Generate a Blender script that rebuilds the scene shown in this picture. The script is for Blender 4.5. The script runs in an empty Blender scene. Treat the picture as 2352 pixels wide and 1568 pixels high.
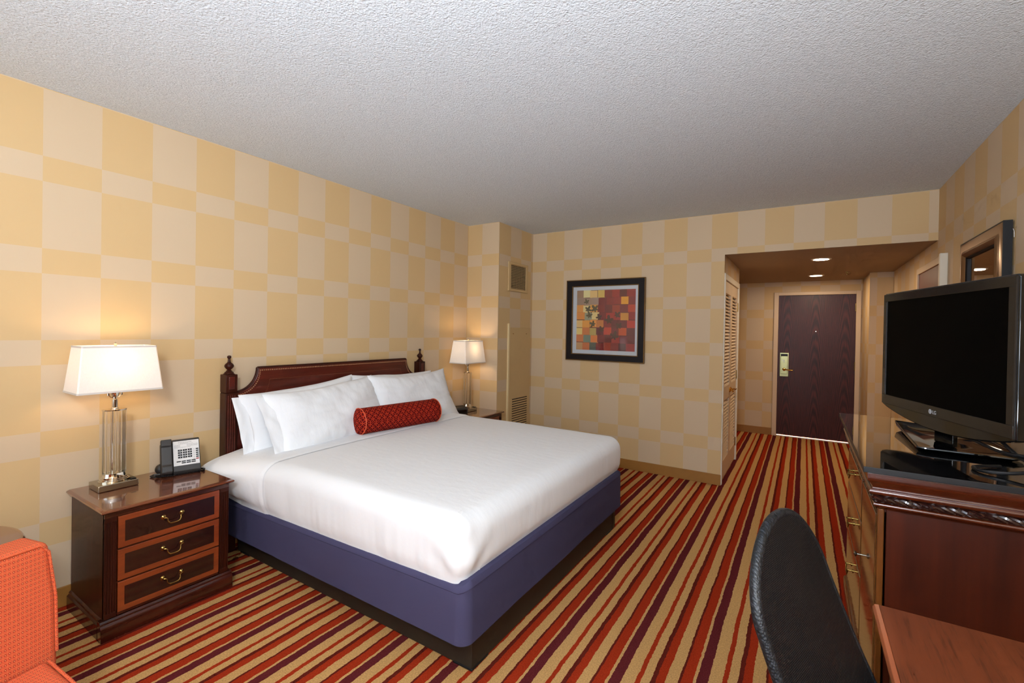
import bpy, bmesh, math, random
from mathutils import Vector, Matrix, noise
random.seed(7)
S = bpy.context.scene
COL = S.collection
PI = math.pi
# ---------------------------------------------------------------- room numbers (metres)
CEIL = 2.6355          # main ceiling
SOF = 2.2345           # entry soffit
YB = -3.2              # wall behind the camera (window)
YP, XP = 4.114, 0.42   # duct chase
YF = 4.849             # far wall
XR = 4.0926            # right wall
XO = 2.556             # closet plane
YD = 7.748             # entrance wall
YC = 6.05              # end of closet
YJ = 6.95              # jog by the bathroom
XJ = 3.87
T = 0.08               # wall thickness
# ---------------------------------------------------------------- material helpers
def srgb(r, g, b):
    f = lambda c: (c/12.92 if c <= 0.04045 else ((c+0.055)/1.055)**2.4)
    return (f(r/255), f(g/255), f(b/255), 1)
class NT:
    def __init__(s, name):
        s.m = bpy.data.materials.new(name); s.m.use_nodes = True
        s.t = s.m.node_tree; s.b = s.t.nodes['Principled BSDF']; s.out = s.t.nodes['Material Output']
    def n(s, typ, **kw):
        nd = s.t.nodes.new(typ)
        for k, v in kw.items():
            if k.startswith('i_'): nd.inputs[k[2:].replace('_', ' ')].default_value = v
            else: setattr(nd, k, v)
        return nd
    def l(s, a, b): s.t.links.new(a, b)
    def math(s, op, a, b=None, c=None):
        nd = s.n('ShaderNodeMath', operation=op)
        for i, x in enumerate((a, b, c)):
            if x is None: continue
            if isinstance(x, (int, float)): nd.inputs[i].default_value = x
            else: s.l(x, nd.inputs[i])
        return nd.outputs[0]
    def mix(s, f, a, b, mode='MIX'):
        nd = s.n('ShaderNodeMix', data_type='RGBA', blend_type=mode)
        for i, x in ((0, f), (6, a), (7, b)):
            if isinstance(x, (int, float, tuple)): nd.inputs[i].default_value = x
            else: s.l(x, nd.inputs[i])
        return nd.outputs[2]
    def ramp(s, f, stops, interp='LINEAR'):
        nd = s.n('ShaderNodeValToRGB'); cr = nd.color_ramp; cr.interpolation = interp
        while len(cr.elements) > len(stops): cr.elements.remove(cr.elements[-1])
        while len(cr.elements) < len(stops): cr.elements.new(0.5)
        for e, (p, c) in zip(cr.elements, stops): e.position = p; e.color = c
        s.l(f, nd.inputs[0]); return nd.outputs[0]
    def noise(s, vec, scale, detail=3, rough=0.5):
        nd = s.n('ShaderNodeTexNoise'); nd.inputs['Scale'].default_value = scale
        nd.inputs['Detail'].default_value = detail; nd.inputs['Roughness'].default_value = rough
        if vec is not None: s.l(vec, nd.inputs['Vector'])
        return nd.outputs['Fac']
    def mapping(s, vec, scale=(1, 1, 1), rot=(0, 0, 0)):
        nd = s.n('ShaderNodeMapping'); nd.inputs['Scale'].default_value = scale; nd.inputs['Rotation'].default_value = rot
        s.l(vec, nd.inputs['Vector']); return nd.outputs[0]
    def pos(s): return s.n('ShaderNodeNewGeometry').outputs['Position']
    def obj(s): return s.n('ShaderNodeTexCoord').outputs['Object']
    def uv(s): return s.n('ShaderNodeTexCoord').outputs['UV']
    def sep(s, v):
        nd = s.n('ShaderNodeSeparateXYZ'); s.l(v, nd.inputs[0]); return nd.outputs
    def comb(s, x, y, z=0.0):
        nd = s.n('ShaderNodeCombineXYZ')
        for i, q in enumerate((x, y, z)):
            if isinstance(q, (int, float)): nd.inputs[i].default_value = q
            else: s.l(q, nd.inputs[i])
        return nd.outputs[0]
    def bump(s, h, strength=0.2, dist=0.01):
        nd = s.n('ShaderNodeBump'); nd.inputs['Strength'].default_value = strength; nd.inputs['Distance'].default_value = dist
        s.l(h, nd.inputs['Height']); s.l(nd.outputs[0], s.b.inputs['Normal'])
    def set(s, **kw):
        for k, v in kw.items():
            i = s.b.inputs[k.replace('_', ' ')]
            if isinstance(v, (int, float, tuple)): i.default_value = v
            else: s.l(v, i)
        return s
def simple(name, col, rough=0.5, metal=0.0, spec=0.5, coat=0.0, var=0.0, bump=0.0, bscale=200):
    N = NT(name)
    N.set(Roughness=rough, Metallic=metal, Specular_IOR_Level=spec, Coat_Weight=coat)
    o = N.obj()
    nz = N.noise(o, 14, 4)
    c2 = tuple(min(1, c*(1-var)) for c in col[:3])+(1,)
    N.set(Base_Color=N.mix(nz, c2, tuple(min(1, c*(1+var)) for c in col[:3])+(1,)))
    if bump: N.bump(N.noise(o, bscale, 3), bump, 0.002)
    return N.m
def wallpaper(name, axis, u0, par):
    """tan and cream blocks: tall 0.3335, short 0.1258, 0.2283 wide"""
    N = NT(name)
    x, y, z = N.sep(N.pos())
    u = {'x': x, 'y': y}[axis]
    ci = N.math('FLOOR', N.math('DIVIDE', N.math('SUBTRACT', u, u0), 0.2283))
    cp = N.math('FLOORED_MODULO', N.math('ADD', ci, par), 2)
    v = N.math('FLOORED_MODULO', N.math('SUBTRACT', CEIL-0.004, z), 0.3335+0.1258)
    short = N.math('GREATER_THAN', v, 0.3335)
    dark = N.math('ABSOLUTE', N.math('SUBTRACT', cp, short))
    fine = N.noise(N.pos(), 700, 1)
    big = N.noise(N.pos(), 2.0, 1)
    c = N.mix(dark, srgb(211, 187, 156), srgb(212, 179, 130))
    c = N.mix(N.math('MULTIPLY', fine, 0.10), c, srgb(190, 160, 120))
    c = N.mix(N.math('MULTIPLY', big, 0.06), c, srgb(200, 165, 120))
    N.set(Base_Color=c, Roughness=0.62, Specular_IOR_Level=0.3)
    return N.m
WP_LEFT = wallpaper('wallpaper_bed_wall', 'y', 0.6916-0.012, 0)
WP_FAR = wallpaper('wallpaper_far_wall', 'x', 0.61, 1)
WP_PF = wallpaper('wallpaper_chase_front', 'x', 0.195, 0)
WP_PS = wallpaper('wallpaper_chase_side', 'y', 4.114+0.008, 1)
WP_RIGHT = wallpaper('wallpaper_right_wall', 'y', 3.26, 1)
WP_BACK = wallpaper('wallpaper_entry_wall', 'x', 2.482, 0)
WP_JOG = wallpaper('wallpaper_jog', 'x', 3.94, 1)
WP_CLO = wallpaper('wallpaper_closet', 'y', 4.849, 0)
def ceiling_mat():
    N = NT('popcorn_plaster')
    p = N.pos()
    v = N.n('ShaderNodeTexVoronoi'); v.inputs['Scale'].default_value = 105; N.l(p, v.inputs['Vector'])
    n1 = N.noise(p, 150, 3, 0.7)
    n2 = N.noise(p, 70, 1, 0.6)
    h = N.math('ADD', N.math('MULTIPLY', N.math('SUBTRACT', 1.0, v.outputs['Distance']), 0.5), N.math('ADD', n1, N.math('MULTIPLY', n2, 0.7)))
    c = N.ramp(n1, [(0.35, srgb(214, 220, 226)), (0.62, srgb(234, 240, 246))])
    N.set(Base_Color=c, Roughness=0.9, Specular_IOR_Level=0.15)
    N.bump(h, 0.8, 0.009)
    return N.m
CEILM = ceiling_mat()
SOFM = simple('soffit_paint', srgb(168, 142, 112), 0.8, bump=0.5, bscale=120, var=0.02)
def carpet():
    N = NT('striped_carpet')
    p = N.pos(); x, y, z = N.sep(p)
    wob = N.math('MULTIPLY', N.math('SUBTRACT', N.noise(N.mapping(p, (1, 1, 1)), 32, 3, 0.7), 0.5), 0.012)
    wob2 = N.math('MULTIPLY', N.math('SUBTRACT', N.noise(N.mapping(p, (1, 1, 1)), 4, 2, 0.5), 0.5), 0.012)
    u = N.math('ADD', N.math('ADD', x, wob), wob2)
    f = N.math('DIVIDE', N.math('FLOORED_MODULO', N.math('SUBTRACT', u, 1.616), 0.3105), 0.3105)
    tan = srgb(234, 182, 116); red = srgb(188, 60, 32); mar = srgb(116, 46, 48); rb = srgb(116, 44, 34)
    seq = [(.042, mar), (.051, tan), (.019, red), (.035, tan), (.019, rb), (.034, red), (.046, tan), (.010, rb), (.042, red), (.013, tan)]
    tot = sum(a for a, _ in seq); stops = []; acc = 0
    for a, c in seq: stops.append((acc/tot, c)); acc += a
    c = N.ramp(f, stops, 'CONSTANT')
    pile = N.noise(p, 420, 4, 0.8)
    mid = N.noise(p, 150, 2, 0.8)
    c = N.mix(1.0, c, N.ramp(pile, [(0.3, (0.80, 0.78, 0.75, 1)), (0.66, (1, 1, 1, 1))]), 'MULTIPLY')
    c = N.mix(1.0, c, N.ramp(mid, [(0.36, (0.74, 0.72, 0.70, 1)), (0.62, (1, 1, 1, 1))]), 'MULTIPLY')
    N.set(Base_Color=c, Roughness=0.95, Specular_IOR_Level=0.0)
    N.bump(N.math('ADD', pile, mid), 0.7, 0.006)
    return N.m
CARPET = carpet()
def wood(name, c1, c2, c3=None, axis=0, scale=6, rough=0.22, coat=0.6, grain=1.0, bumpk=0.03, spec=0.5, cr=0.08):
    N = NT(name); o = N.obj()
    sc = [26, 26, 26]; sc[axis] = 1.6
    m = N.mapping(o, tuple(s*scale/6 for s in sc))
    n1 = N.noise(m, 1.6, 6, 0.62); n2 = N.noise(o, 3, 3); n3 = N.noise(m, 9, 3, 0.7)
    f = N.math('ADD', N.math('MULTIPLY', n1, 0.75*grain), N.math('MULTIPLY', n2, 0.35))
    c = N.ramp(f, [(0.30, c1), (0.72, c2)])
    if c3: c = N.mix(N.ramp(n3, [(0.52, (0, 0, 0, 1)), (0.7, (0.55, 0.55, 0.55, 1))]), c, c3)
    N.set(Base_Color=c, Roughness=rough, Coat_Weight=coat, Coat_Roughness=cr, Specular_IOR_Level=spec)
    N.bump(n3, bumpk, 0.002)
    return N.m
MAHOG = wood('dark_mahogany', srgb(34, 11, 5), srgb(64, 24, 12), axis=2, coat=0.0, rough=0.34, spec=0.25)
MAHOG_Y = wood('dark_mahogany_side_grain', srgb(40, 15, 8), srgb(74, 28, 16), axis=1, coat=0.3)
MAHOG_TOP = wood('mahogany_top', srgb(82, 40, 25), srgb(122, 66, 42), axis=1, rough=0.16, coat=1.0, cr=0.05)
INLAY = wood('reddish_inlay_veneer', srgb(104, 38, 14), srgb(142, 62, 25), axis=1, rough=0.3)
PANELW = wood('dark_drawer_veneer', srgb(24, 9, 8), srgb(48, 17, 13), axis=1, rough=0.25)
HEADW = wood('headboard_mahogany', srgb(54, 16, 10), srgb(96, 30, 18), axis=1, rough=0.3, coat=0.4)
DRESSW = wood('cherry_dresser_side', srgb(42, 11, 2), srgb(72, 24, 6), axis=2, scale=3, rough=0.4, coat=0.15, cr=0.2, spec=0.3)
MOULD = wood('cherry_moulding', srgb(54, 18, 6), srgb(88, 34, 12), axis=0, rough=0.25, coat=0.9, cr=0.12)
POSTW = wood('amber_post', srgb(66, 34, 9), srgb(112, 62, 18), axis=2, rough=0.35, coat=0.4)
FRONTW = wood('dresser_front', srgb(66, 36, 12), srgb(102, 60, 24), axis=1, rough=0.2, coat=1.0, cr=0.06)
ROPEW = simple('dark_rope_wood', srgb(42, 20, 16), 0.22, coat=0.8, var=0.2)
DESKW = wood('walnut_laminate', srgb(84, 38, 17), srgb(110, 52, 25), srgb(50, 22, 10), axis=1, scale=3, rough=0.42, coat=0.0, spec=0.35)
DESKE = wood('desk_edge', srgb(128, 58, 30), srgb(156, 78, 42), axis=1, rough=0.3, coat=0.4)
def granite():
    N = NT('black_granite'); o = N.pos()
    v = N.n('ShaderNodeTexVoronoi'); v.inputs['Scale'].default_value = 420; N.l(o, v.inputs['Vector'])
    n = N.noise(o, 300, 4, 0.8)
    c = N.mix(N.ramp(n, [(0.60, (0, 0, 0, 1)), (0.72, (1, 1, 1, 1))]), srgb(20, 20, 22), srgb(84, 86, 90))
    N.set(Base_Color=c, Roughness=0.04, Specular_IOR_Level=0.6, Coat_Weight=1.0, Coat_Roughness=0.02, Coat_IOR=1.7)
    return N.m
GRANITE = granite()
GRANE = simple('granite_edge', srgb(24, 25, 27), 0.35, var=0.3, spec=0.4)
def door_wood():
    N = NT('dark_oak_door'); o = N.obj(); x, y, z = N.sep(o)
    # cathedral grain: parabolic bands around two centre lines, fine pores elsewhere
    ax = N.math('SUBTRACT', N.math('PINGPONG', N.math('ADD', x, 0.0), 0.17), 0.0)
    arch = N.math('ADD', N.math('MULTIPLY', N.math('POWER', N.math('MULTIPLY', ax, 5.5), 2.0), 2.4), N.math('MULTIPLY', z, 1.0))
    w = N.noise(N.comb(N.math('MULTIPLY', x, 4.0), N.math('MULTIPLY', z, 0.4)), 3, 3)
    ph = N.math('ADD', N.math('MULTIPLY', arch, 34), N.math('MULTIPLY', w, 9))
    band = N.math('SINE', ph)
    pores = N.noise(N.mapping(o, (240, 1, 4)), 1.0, 4, 0.7)
    f = N.math('ADD', N.math('MULTIPLY', band, 0.10), N.math('MULTIPLY', pores, 0.9))
    c = N.ramp(f, [(0.34, srgb(40, 10, 8)), (0.62, srgb(92, 38, 30))])
    N.set(Base_Color=c, Roughness=0.42, Specular_IOR_Level=0.35)
    N.bump(f, 0.12, 0.002)
    return N.m
DOORW = door_wood()
BATHD = wood('bathroom_door_veneer', srgb(84, 36, 26), srgb(118, 58, 44), axis=2, rough=0.4, coat=0.0, spec=0.3)
TRIMP = simple('cream_trim_paint', srgb(214, 186, 152), 0.45, var=0.02)
TRIMW = simple('light_trim_paint', srgb(232, 222, 202), 0.5, var=0.02)
LOUV = simple('closet_door_paint', srgb(216, 190, 158), 0.5, var=0.02)
VENTP = simple('beige_vent_paint', srgb(205, 172, 122), 0.5, var=0.03)
DARKG = simple('duct_dark', srgb(28, 20, 12), 0.9)
BASEB = simple('vinyl_cove_base', srgb(158, 108, 44), 0.55, var=0.12)
SHEET = None
def sheet_mat(name, c, rough=0.85, bs=14, bstr=0.10):
    N = NT(name); p = N.pos()
    w = N.noise(N.mapping(p, (1.0, 1.6, 0.6)), bs, 3, 0.55)
    f = N.noise(p, 1400, 1)
    N.set(Base_Color=c, Roughness=rough, Specular_IOR_Level=0.2)
    N.bump(N.math('ADD', w, N.math('MULTIPLY', f, 0.03)), bstr, 0.02)
    return N.m
SHEET = sheet_mat('white_cotton', srgb(240, 240, 241))
PILLOW = sheet_mat('pillow_cotton', srgb(243, 244, 246), bs=20, bstr=0.14)
NAVY = sheet_mat('navy_fabric', srgb(66, 63, 90), bs=5, bstr=0.10)
BASEF = simple('dark_bed_base', srgb(38, 30, 20), 0.6, var=0.1)
CHROME = simple('polished_nickel', srgb(225, 218, 205), 0.07, metal=1.0)
SATIN = simple('satin_nickel', srgb(176, 168, 150), 0.22, metal=1.0)
BRASS = simple('antique_brass', srgb(158, 128, 70), 0.22, metal=1.0)
LOCKM = simple('pale_brass_lock', srgb(172, 168, 120), 0.3, metal=0.85)
GOLD = simple('polished_brass', srgb(220, 165, 70), 0.12, metal=1.0)
BLACKP = simple('black_plastic', srgb(22, 21, 22), 0.4, spec=0.3)
PHONEP = simple('charcoal_plastic', srgb(40, 37, 35), 0.5, bump=0.1, bscale=900)
GLOSSB = simple('piano_black', srgb(8, 8, 9), 0.06, spec=0.5, coat=0.2)
BEZEL = simple('smoked_gloss_bezel', srgb(36, 31, 27), 0.14, spec=0.4, coat=0.0)
SCREEN = simple('dark_screen', srgb(2, 2, 2), 0.5, spec=0.03)
GREYM = simple('grey_casing', srgb(60, 64, 74), 0.35)
WHITEP = simple('white_plastic', srgb(226, 224, 222), 0.4)
INK = simple('grey_ink', srgb(140, 136, 134), 0.8)
REDK = simple('red_key', srgb(150, 20, 24), 0.5)
LOGOM = simple('silver_logo', srgb(175, 175, 178), 0.3)
BLACKF = simple('black_frame', srgb(27, 22, 23), 0.5, var=0.15, spec=0.2)
GOLDE = simple('worn_gilt_edge', srgb(120, 88, 44), 0.35, metal=0.6, var=0.3)
MATB = simple('white_mat_board', srgb(214, 216, 220), 0.8)
BRONZE = simple('brushed_bronze', srgb(150, 118, 88), 0.28, metal=0.9, var=0.12)
def glass(name, ior=1.45, rough=0.0, tint=(1, 1, 1, 1)):
    N = NT(name); N.set(Base_Color=tint, Roughness=rough, IOR=ior, Transmission_Weight=1.0, Specular_IOR_Level=0.5)
    return N.m
CRYSTAL = glass('clear_crystal', 1.22)
def pane():
    N = NT('clear_pane'); t = N.t
    a = N.n('ShaderNodeBsdfTransparent'); g = N.n('ShaderNodeBsdfGlossy'); g.inputs['Roughness'].default_value = 0.02
    fr = N.n('ShaderNodeFresnel'); fr.inputs['IOR'].default_value = 1.45
    mx = N.n('ShaderNodeMixShader'); N.l(fr.outputs[0], mx.inputs[0]); N.l(a.outputs[0], mx.inputs[1]); N.l(g.outputs[0], mx.inputs[2])
    N.l(mx.outputs[0], N.out.inputs[0]); return N.m
PANE = pane()
MIRROR = simple('mirror_silver', (0.82, 0.82, 0.82, 1), 0.01, metal=1.0)
def shade_mat():
    N = NT('white_lamp_linen'); o = N.obj()
    d = N.n('ShaderNodeBsdfDiffuse'); tr = N.n('ShaderNodeBsdfTranslucent')
    w = N.noise(N.mapping(o, (500, 500, 60)), 1, 2)
    c = N.mix(w, srgb(238, 230, 222), srgb(250, 245, 240))
    N.l(c, d.inputs['Color']); N.l(c, tr.inputs['Color'])
    mx = N.n('ShaderNodeMixShader'); mx.inputs[0].default_value = 0.13
    N.l(d.outputs[0], mx.inputs[1]); N.l(tr.outputs[0], mx.inputs[2]); N.l(mx.outputs[0], N.out.inputs[0])
    return N.m
SHADE = shade_mat()
SHTRIM = simple('shade_trim', srgb(214, 205, 196), 0.8)
def emis(name, col, st):
    N = NT(name); N.set(Base_Color=(0, 0, 0, 1), Emission_Color=col, Emission_Strength=st); return N.m
BULB = emis('lamp_bulb', (1.0, 0.78, 0.5, 1), 7)
DOWNL = emis('downlight_lens', (1.0, 0.84, 0.62, 1), 14)
def fabric_rings():
    N = NT('orange_ring_fabric')
    x, y, z = N.sep(N.uv())
    P = 0.0215
    def ring(ox, oy, r0, w):
        fx = N.math('SUBTRACT', N.math('FLOORED_MODULO', N.math('ADD', N.math('DIVIDE', x, 0.0098), ox), 1.0), 0.5)
        fy = N.math('SUBTRACT', N.math('FLOORED_MODULO', N.math('ADD', N.math('DIVIDE', y, 0.0148), oy), 1.0), 0.5)
        d = N.math('SQRT', N.math('ADD', N.math('MULTIPLY', fx, fx), N.math('MULTIPLY', N.math('MULTIPLY', fy, 1.15), N.math('MULTIPLY', fy, 1.15))))
        return N.math('LESS_THAN', N.math('ABSOLUTE', N.math('SUBTRACT', d, r0)), w), d
    r1, d1 = ring(0.0, 0.0, 0.20, 0.065)
    dot = N.math('LESS_THAN', d1, 0.13)
    r2, d2 = ring(0.5, 0.5, 0.0, 0.07)
    base = N.mix(N.noise(N.uv(), 260, 2), srgb(200, 82, 50), srgb(216, 106, 66))
    c = N.mix(dot, base, srgb(226, 152, 92)); c = N.mix(r1, c, srgb(142, 30, 34)); c = N.mix(r2, c, srgb(232, 140, 78))
    N.set(Base_Color=c, Roughness=0.85, Specular_IOR_Level=0.15)
    N.bump(N.noise(N.uv(), 900, 2), 0.2, 0.001)
    return N.m
ORANGE = fabric_rings()
def bolster_mat():
    N = NT('red_circle_lattice_fabric'); x, y, z = N.sep(N.uv())
    P = 0.034; a = 0.7071
    u = N.math('DIVIDE', N.math('MULTIPLY', N.math('ADD', x, y), a), P); v = N.math('DIVIDE', N.math('MULTIPLY', N.math('SUBTRACT', x, y), a), P)
    fu = N.math('FLOORED_MODULO', u, 1.0); fv = N.math('FLOORED_MODULO', v, 1.0)
    acc = None
    for cx in (0, 1):
        for cy in (0, 1):
            dx = N.math('SUBTRACT', fu, float(cx)); dy = N.math('SUBTRACT', fv, float(cy))
            d = N.math('SQRT', N.math('ADD', N.math('MULTIPLY', dx, dx), N.math('MULTIPLY', dy, dy)))
            q = N.math('ABSOLUTE', N.math('SUBTRACT', d, 0.7071))
            acc = q if acc is None else N.math('MINIMUM', acc, q)
    line = N.math('LESS_THAN', acc, 0.042)
    nz = N.noise(N.uv(), 300, 2)
    c = N.mix(line, N.mix(nz, srgb(74, 6, 7), srgb(94, 11, 10)), srgb(190, 58, 30))
    N.set(Base_Color=c, Roughness=0.75, Specular_IOR_Level=0.1)
    N.bump(line, 0.3, 0.002); return N.m
BOLST = bolster_mat()
PIPING = simple('orange_piping', srgb(206, 82, 44), 0.6)
def mesh_fabric():
    N = NT('black_mesh_fabric'); x, y, z = N.sep(N.uv())
    P = 0.0042
    row = N.math('FLOOR', N.math('DIVIDE', y, P*0.8))
    fx = N.math('SUBTRACT', N.math('FLOORED_MODULO', N.math('ADD', N.math('DIVIDE', x, P), N.math('MULTIPLY', row, 0.5)), 1.0), 0.5)
    fy = N.math('SUBTRACT', N.math('FLOORED_MODULO', N.math('DIVIDE', y, P*0.8), 1.0), 0.5)
    d = N.math('SQRT', N.math('ADD', N.math('MULTIPLY', fx, fx), N.math('MULTIPLY', fy, fy)))
    hole = N.math('LESS_THAN', d, 0.30)
    N.set(Base_Color=srgb(11, 11, 13), Roughness=0.5, Specular_IOR_Level=0.3)
    N.bump(d, 0.8, 0.002)
    tr = N.n('ShaderNodeBsdfTransparent'); mx = N.n('ShaderNodeMixShader')
    N.l(N.math('MULTIPLY', hole, 0.25), mx.inputs[0]); N.l(N.b.outputs[0], mx.inputs[1]); N.l(tr.outputs[0], mx.inputs[2])
    N.l(mx.outputs[0], N.out.inputs[0]); return N.m
MESHF = mesh_fabric()
def rim_fabric():
    N = NT('black_mesh_rim'); x, y, z = N.sep(N.uv())
    v = N.n('ShaderNodeTexVoronoi'); v.inputs['Scale'].default_value = 230; N.l(N.uv(), v.inputs['Vector'])
    c = N.ramp(v.outputs['Distance'], [(0.1, srgb(42, 44, 50)), (0.5, srgb(15, 16, 18))])
    N.set(Base_Color=c, Roughness=0.45, Specular_IOR_Level=0.35); N.bump(v.outputs['Distance'], 0.5, 0.002); return N.m
RIMF = rim_fabric()
# ---------------------------------------------------------------- geometry helpers
def NB(): return bmesh.new()
def box(bm, x0, x1, y0, y1, z0, z1, mat=None):
    vs = [bm.verts.new((x, y, z)) for x in (x0, x1) for y in (y0, y1) for z in (z0, z1)]
    if mat is not None:
        for v in vs: v.co = mat @ v.co
    for f in ((0, 1, 3, 2), (4, 6, 7, 5), (0, 4, 5, 1), (2, 3, 7, 6), (0, 2, 6, 4), (1, 5, 7, 3)):
        bm.faces.new([vs[i] for i in f])
    return vs
def prism(bm, pts, axis, a, b, mat=None):
    """pts: 2-D polygon in the two other axes (in order), extruded along axis from a to b"""
    def P(q, t):
        v = {'x': (t, q[0], q[1]), 'y': (q[0], t, q[1]), 'z': (q[0], q[1], t)}[axis]
        v = Vector(v); return mat @ v if mat is not None else v
    A = [bm.verts.new(P(q, a)) for q in pts]; B = [bm.verts.new(P(q, b)) for q in pts]
    n = len(pts)
    bm.faces.new(A[::-1]); bm.faces.new(B)
    for i in range(n): bm.faces.new((A[i], A[(i+1) % n], B[(i+1) % n], B[i]))
def lathe(bm, prof, c=(0, 0, 0), seg=24, sx=1.0, sy=1.0, mat=None):
    rings = []
    for r, z in prof:
        ring = []
        for k in range(seg):
            a = 2*PI*k/seg
            v = Vector((c[0]+r*sx*math.cos(a), c[1]+r*sy*math.sin(a), c[2]+z))
            ring.append(bm.verts.new(mat @ v if mat is not None else v))
        rings.append(ring)
    for A, B in zip(rings, rings[1:]):
        for k in range(seg): bm.faces.new((A[k], A[(k+1) % seg], B[(k+1) % seg], B[k]))
    bm.faces.new(rings[0][::-1]); bm.faces.new(rings[-1])
def tube(bm, pts, r, seg=8, closed=False, rs=None):
    pts = [Vector(p) for p in pts]; n = len(pts); rings = []
    up = Vector((0, 0, 1)); prev = None
    for i, p in enumerate(pts):
        if closed: t = pts[(i+1) % n]-pts[i-1]
        else: t = pts[min(i+1, n-1)]-pts[max(i-1, 0)]
        t.normalize()
        if prev is None:
            a = up if abs(t.z) < 0.9 else Vector((1, 0, 0)); nrm = (a - t*a.dot(t)).normalized()
        else:
            nrm = (prev - t*prev.dot(t)).normalized()
        prev = nrm; bi = t.cross(nrm)
        rr = rs[i] if rs else r
        rings.append([bm.verts.new(p + nrm*rr*math.cos(2*PI*k/seg) + bi*rr*math.sin(2*PI*k/seg)) for k in range(seg)])
    m = n if closed else n-1
    for i in range(m):
        A, B = rings[i], rings[(i+1) % n]
        for k in range(seg): bm.faces.new((A[k], A[(k+1) % seg], B[(k+1) % seg], B[k]))
    if not closed: bm.faces.new(rings[0][::-1]); bm.faces.new(rings[-1])
def sphere(bm, c, r, seg=16, sz=1.0):
    pr = [(max(1e-5, r*math.sin(PI*i/10)), -r*sz*math.cos(PI*i/10)) for i in range(11)]
    lathe(bm, pr, c, seg)
def WM(o):
    m = Matrix.Identity(4)
    while o is not None: m = o.matrix_basis @ m; o = o.parent
    return m
def make(name, bm, mat, parent=None, local=False, bevel=0.0, seg=2, smooth=False, sub=0, uvf=None):
    bmesh.ops.remove_doubles(bm, verts=bm.verts, dist=1e-6)
    bmesh.ops.recalc_face_normals(bm, faces=bm.faces)
    if parent is not None and not local: bm.transform(WM(parent).inverted())
    if uvf:
        uvl = bm.loops.layers.uv.new('UVMap')
        for f in bm.faces:
            for lp in f.loops: lp[uvl].uv = uvf(lp.vert.co, f.normal)
    me = bpy.data.meshes.new(name); bm.to_mesh(me); bm.free()
    mats = mat if isinstance(mat, (list, tuple)) else [mat]
    for m in mats: me.materials.append(m)
    o = bpy.data.objects.new(name, me); COL.objects.link(o)
    if parent is not None: o.parent = parent
    if bevel:
        b = o.modifiers.new('bevel', 'BEVEL'); b.width = bevel; b.segments = seg; b.limit_method = 'ANGLE'; b.angle_limit = 0.6
    if sub:
        s = o.modifiers.new('sub', 'SUBSURF'); s.levels = sub; s.render_levels = sub
    if smooth or bevel or sub:
        for p in me.polygons: p.use_smooth = True
        if not sub:
            w = o.modifiers.new('wn', 'WEIGHTED_NORMAL'); w.keep_sharp = True
            try: me.set_sharp_from_angle(angle=0.7)
            except Exception: pass
    return o
def thing(name, label, cat, loc=(0, 0, 0), rz=0.0, group=None):
    o = bpy.data.objects.new(name, None); COL.objects.link(o); o.empty_display_size = 0.05
    o.location = loc; o.rotation_euler = (0, 0, rz); o['label'] = label; o['category'] = cat
    if group: o['group'] = group
    return o
def tag(o, label, cat, group=None, kind=None):
    o['label'] = label; o['category'] = cat
    if group: o['group'] = group
    if kind: o['kind'] = kind
    return o
def struct(name, bm, mat, parent=None, label=None, cat=None, **kw):
    o = make(name, bm, mat, parent, **kw)
    if parent is None:
        o['kind'] = 'structure'
        if label: o['label'] = label
        if cat: o['category'] = cat
    return o
def dup(o, parent=None, loc=None, label=None, group=None):
    c = o.copy(); COL.objects.link(c)
    if parent is not None: c.parent = parent
    if loc is not None: c.location = loc
    if label: c['label'] = label
    if group: c['group'] = group
    for ch in [q for q in bpy.data.objects if q.parent == o]: dup(ch, c)
    return c
def boxuv(co, n):
    a = (abs(n.x), abs(n.y), abs(n.z)); k = a.index(max(a))
    return (co.y, co.z) if k == 0 else ((co.x, co.z) if k == 1 else (co.y, co.x))
def facemat(o, fn):
    for p in o.data.polygons: p.material_index = fn(p)
# ---------------------------------------------------------------- the room
b = NB(); box(b, -T, 4.6, YB-T, YD+1.6, -0.06, 0)
struct('floor', b, CARPET, label='carpet striped in tan, red and maroon across the whole room and entry', cat='carpet')
b = NB(); box(b, -T, XR+T, YB-T, YF, CEIL, CEIL+0.08)
struct('ceiling', b, CEILM, label='white popcorn textured ceiling over the bedroom', cat='ceiling')
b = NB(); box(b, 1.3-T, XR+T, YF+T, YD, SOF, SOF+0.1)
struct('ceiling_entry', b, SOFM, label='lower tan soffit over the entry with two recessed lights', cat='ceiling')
b = NB(); box(b, -T, 0, YB-T, YF+T, 0, CEIL)
struct('wall_left', b, WP_LEFT, label='checkered tan wallpaper wall behind the bed', cat='wall')
b = NB(); box(b, 0, XP, YP, YF, 0, CEIL)
o = struct('wall_chase', b, [WP_PF, WP_PS], label='wallpapered duct chase in the corner past the bed', cat='wall')
facemat(o, lambda p: 1 if abs(p.normal.x) > 0.5 else 0)
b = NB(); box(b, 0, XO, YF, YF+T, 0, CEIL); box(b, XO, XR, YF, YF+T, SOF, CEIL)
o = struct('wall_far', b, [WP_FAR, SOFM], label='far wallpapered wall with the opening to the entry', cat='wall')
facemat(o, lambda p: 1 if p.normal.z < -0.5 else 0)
b = NB()
box(b, XO-T, XO, YF+T, YC, 2.03, SOF); box(b, XO-T, XO, 5.99, YC, 0, 2.03); box(b, 1.3, XO-T, YC-T, YC, 0, SOF); box(b, XO-T-0.55, XO-T-0.5, YF+T, YC-T, 0, SOF)
struct('wall_closet', b, WP_CLO, label='entry side wall around the closet', cat='wall')
b = NB(); box(b, 1.3-T, 1.3, YF+T, YD, 0, SOF)
struct('wall_entry_left', b, WP_CLO, label='left wall of the entry passage', cat='wall')
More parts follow.
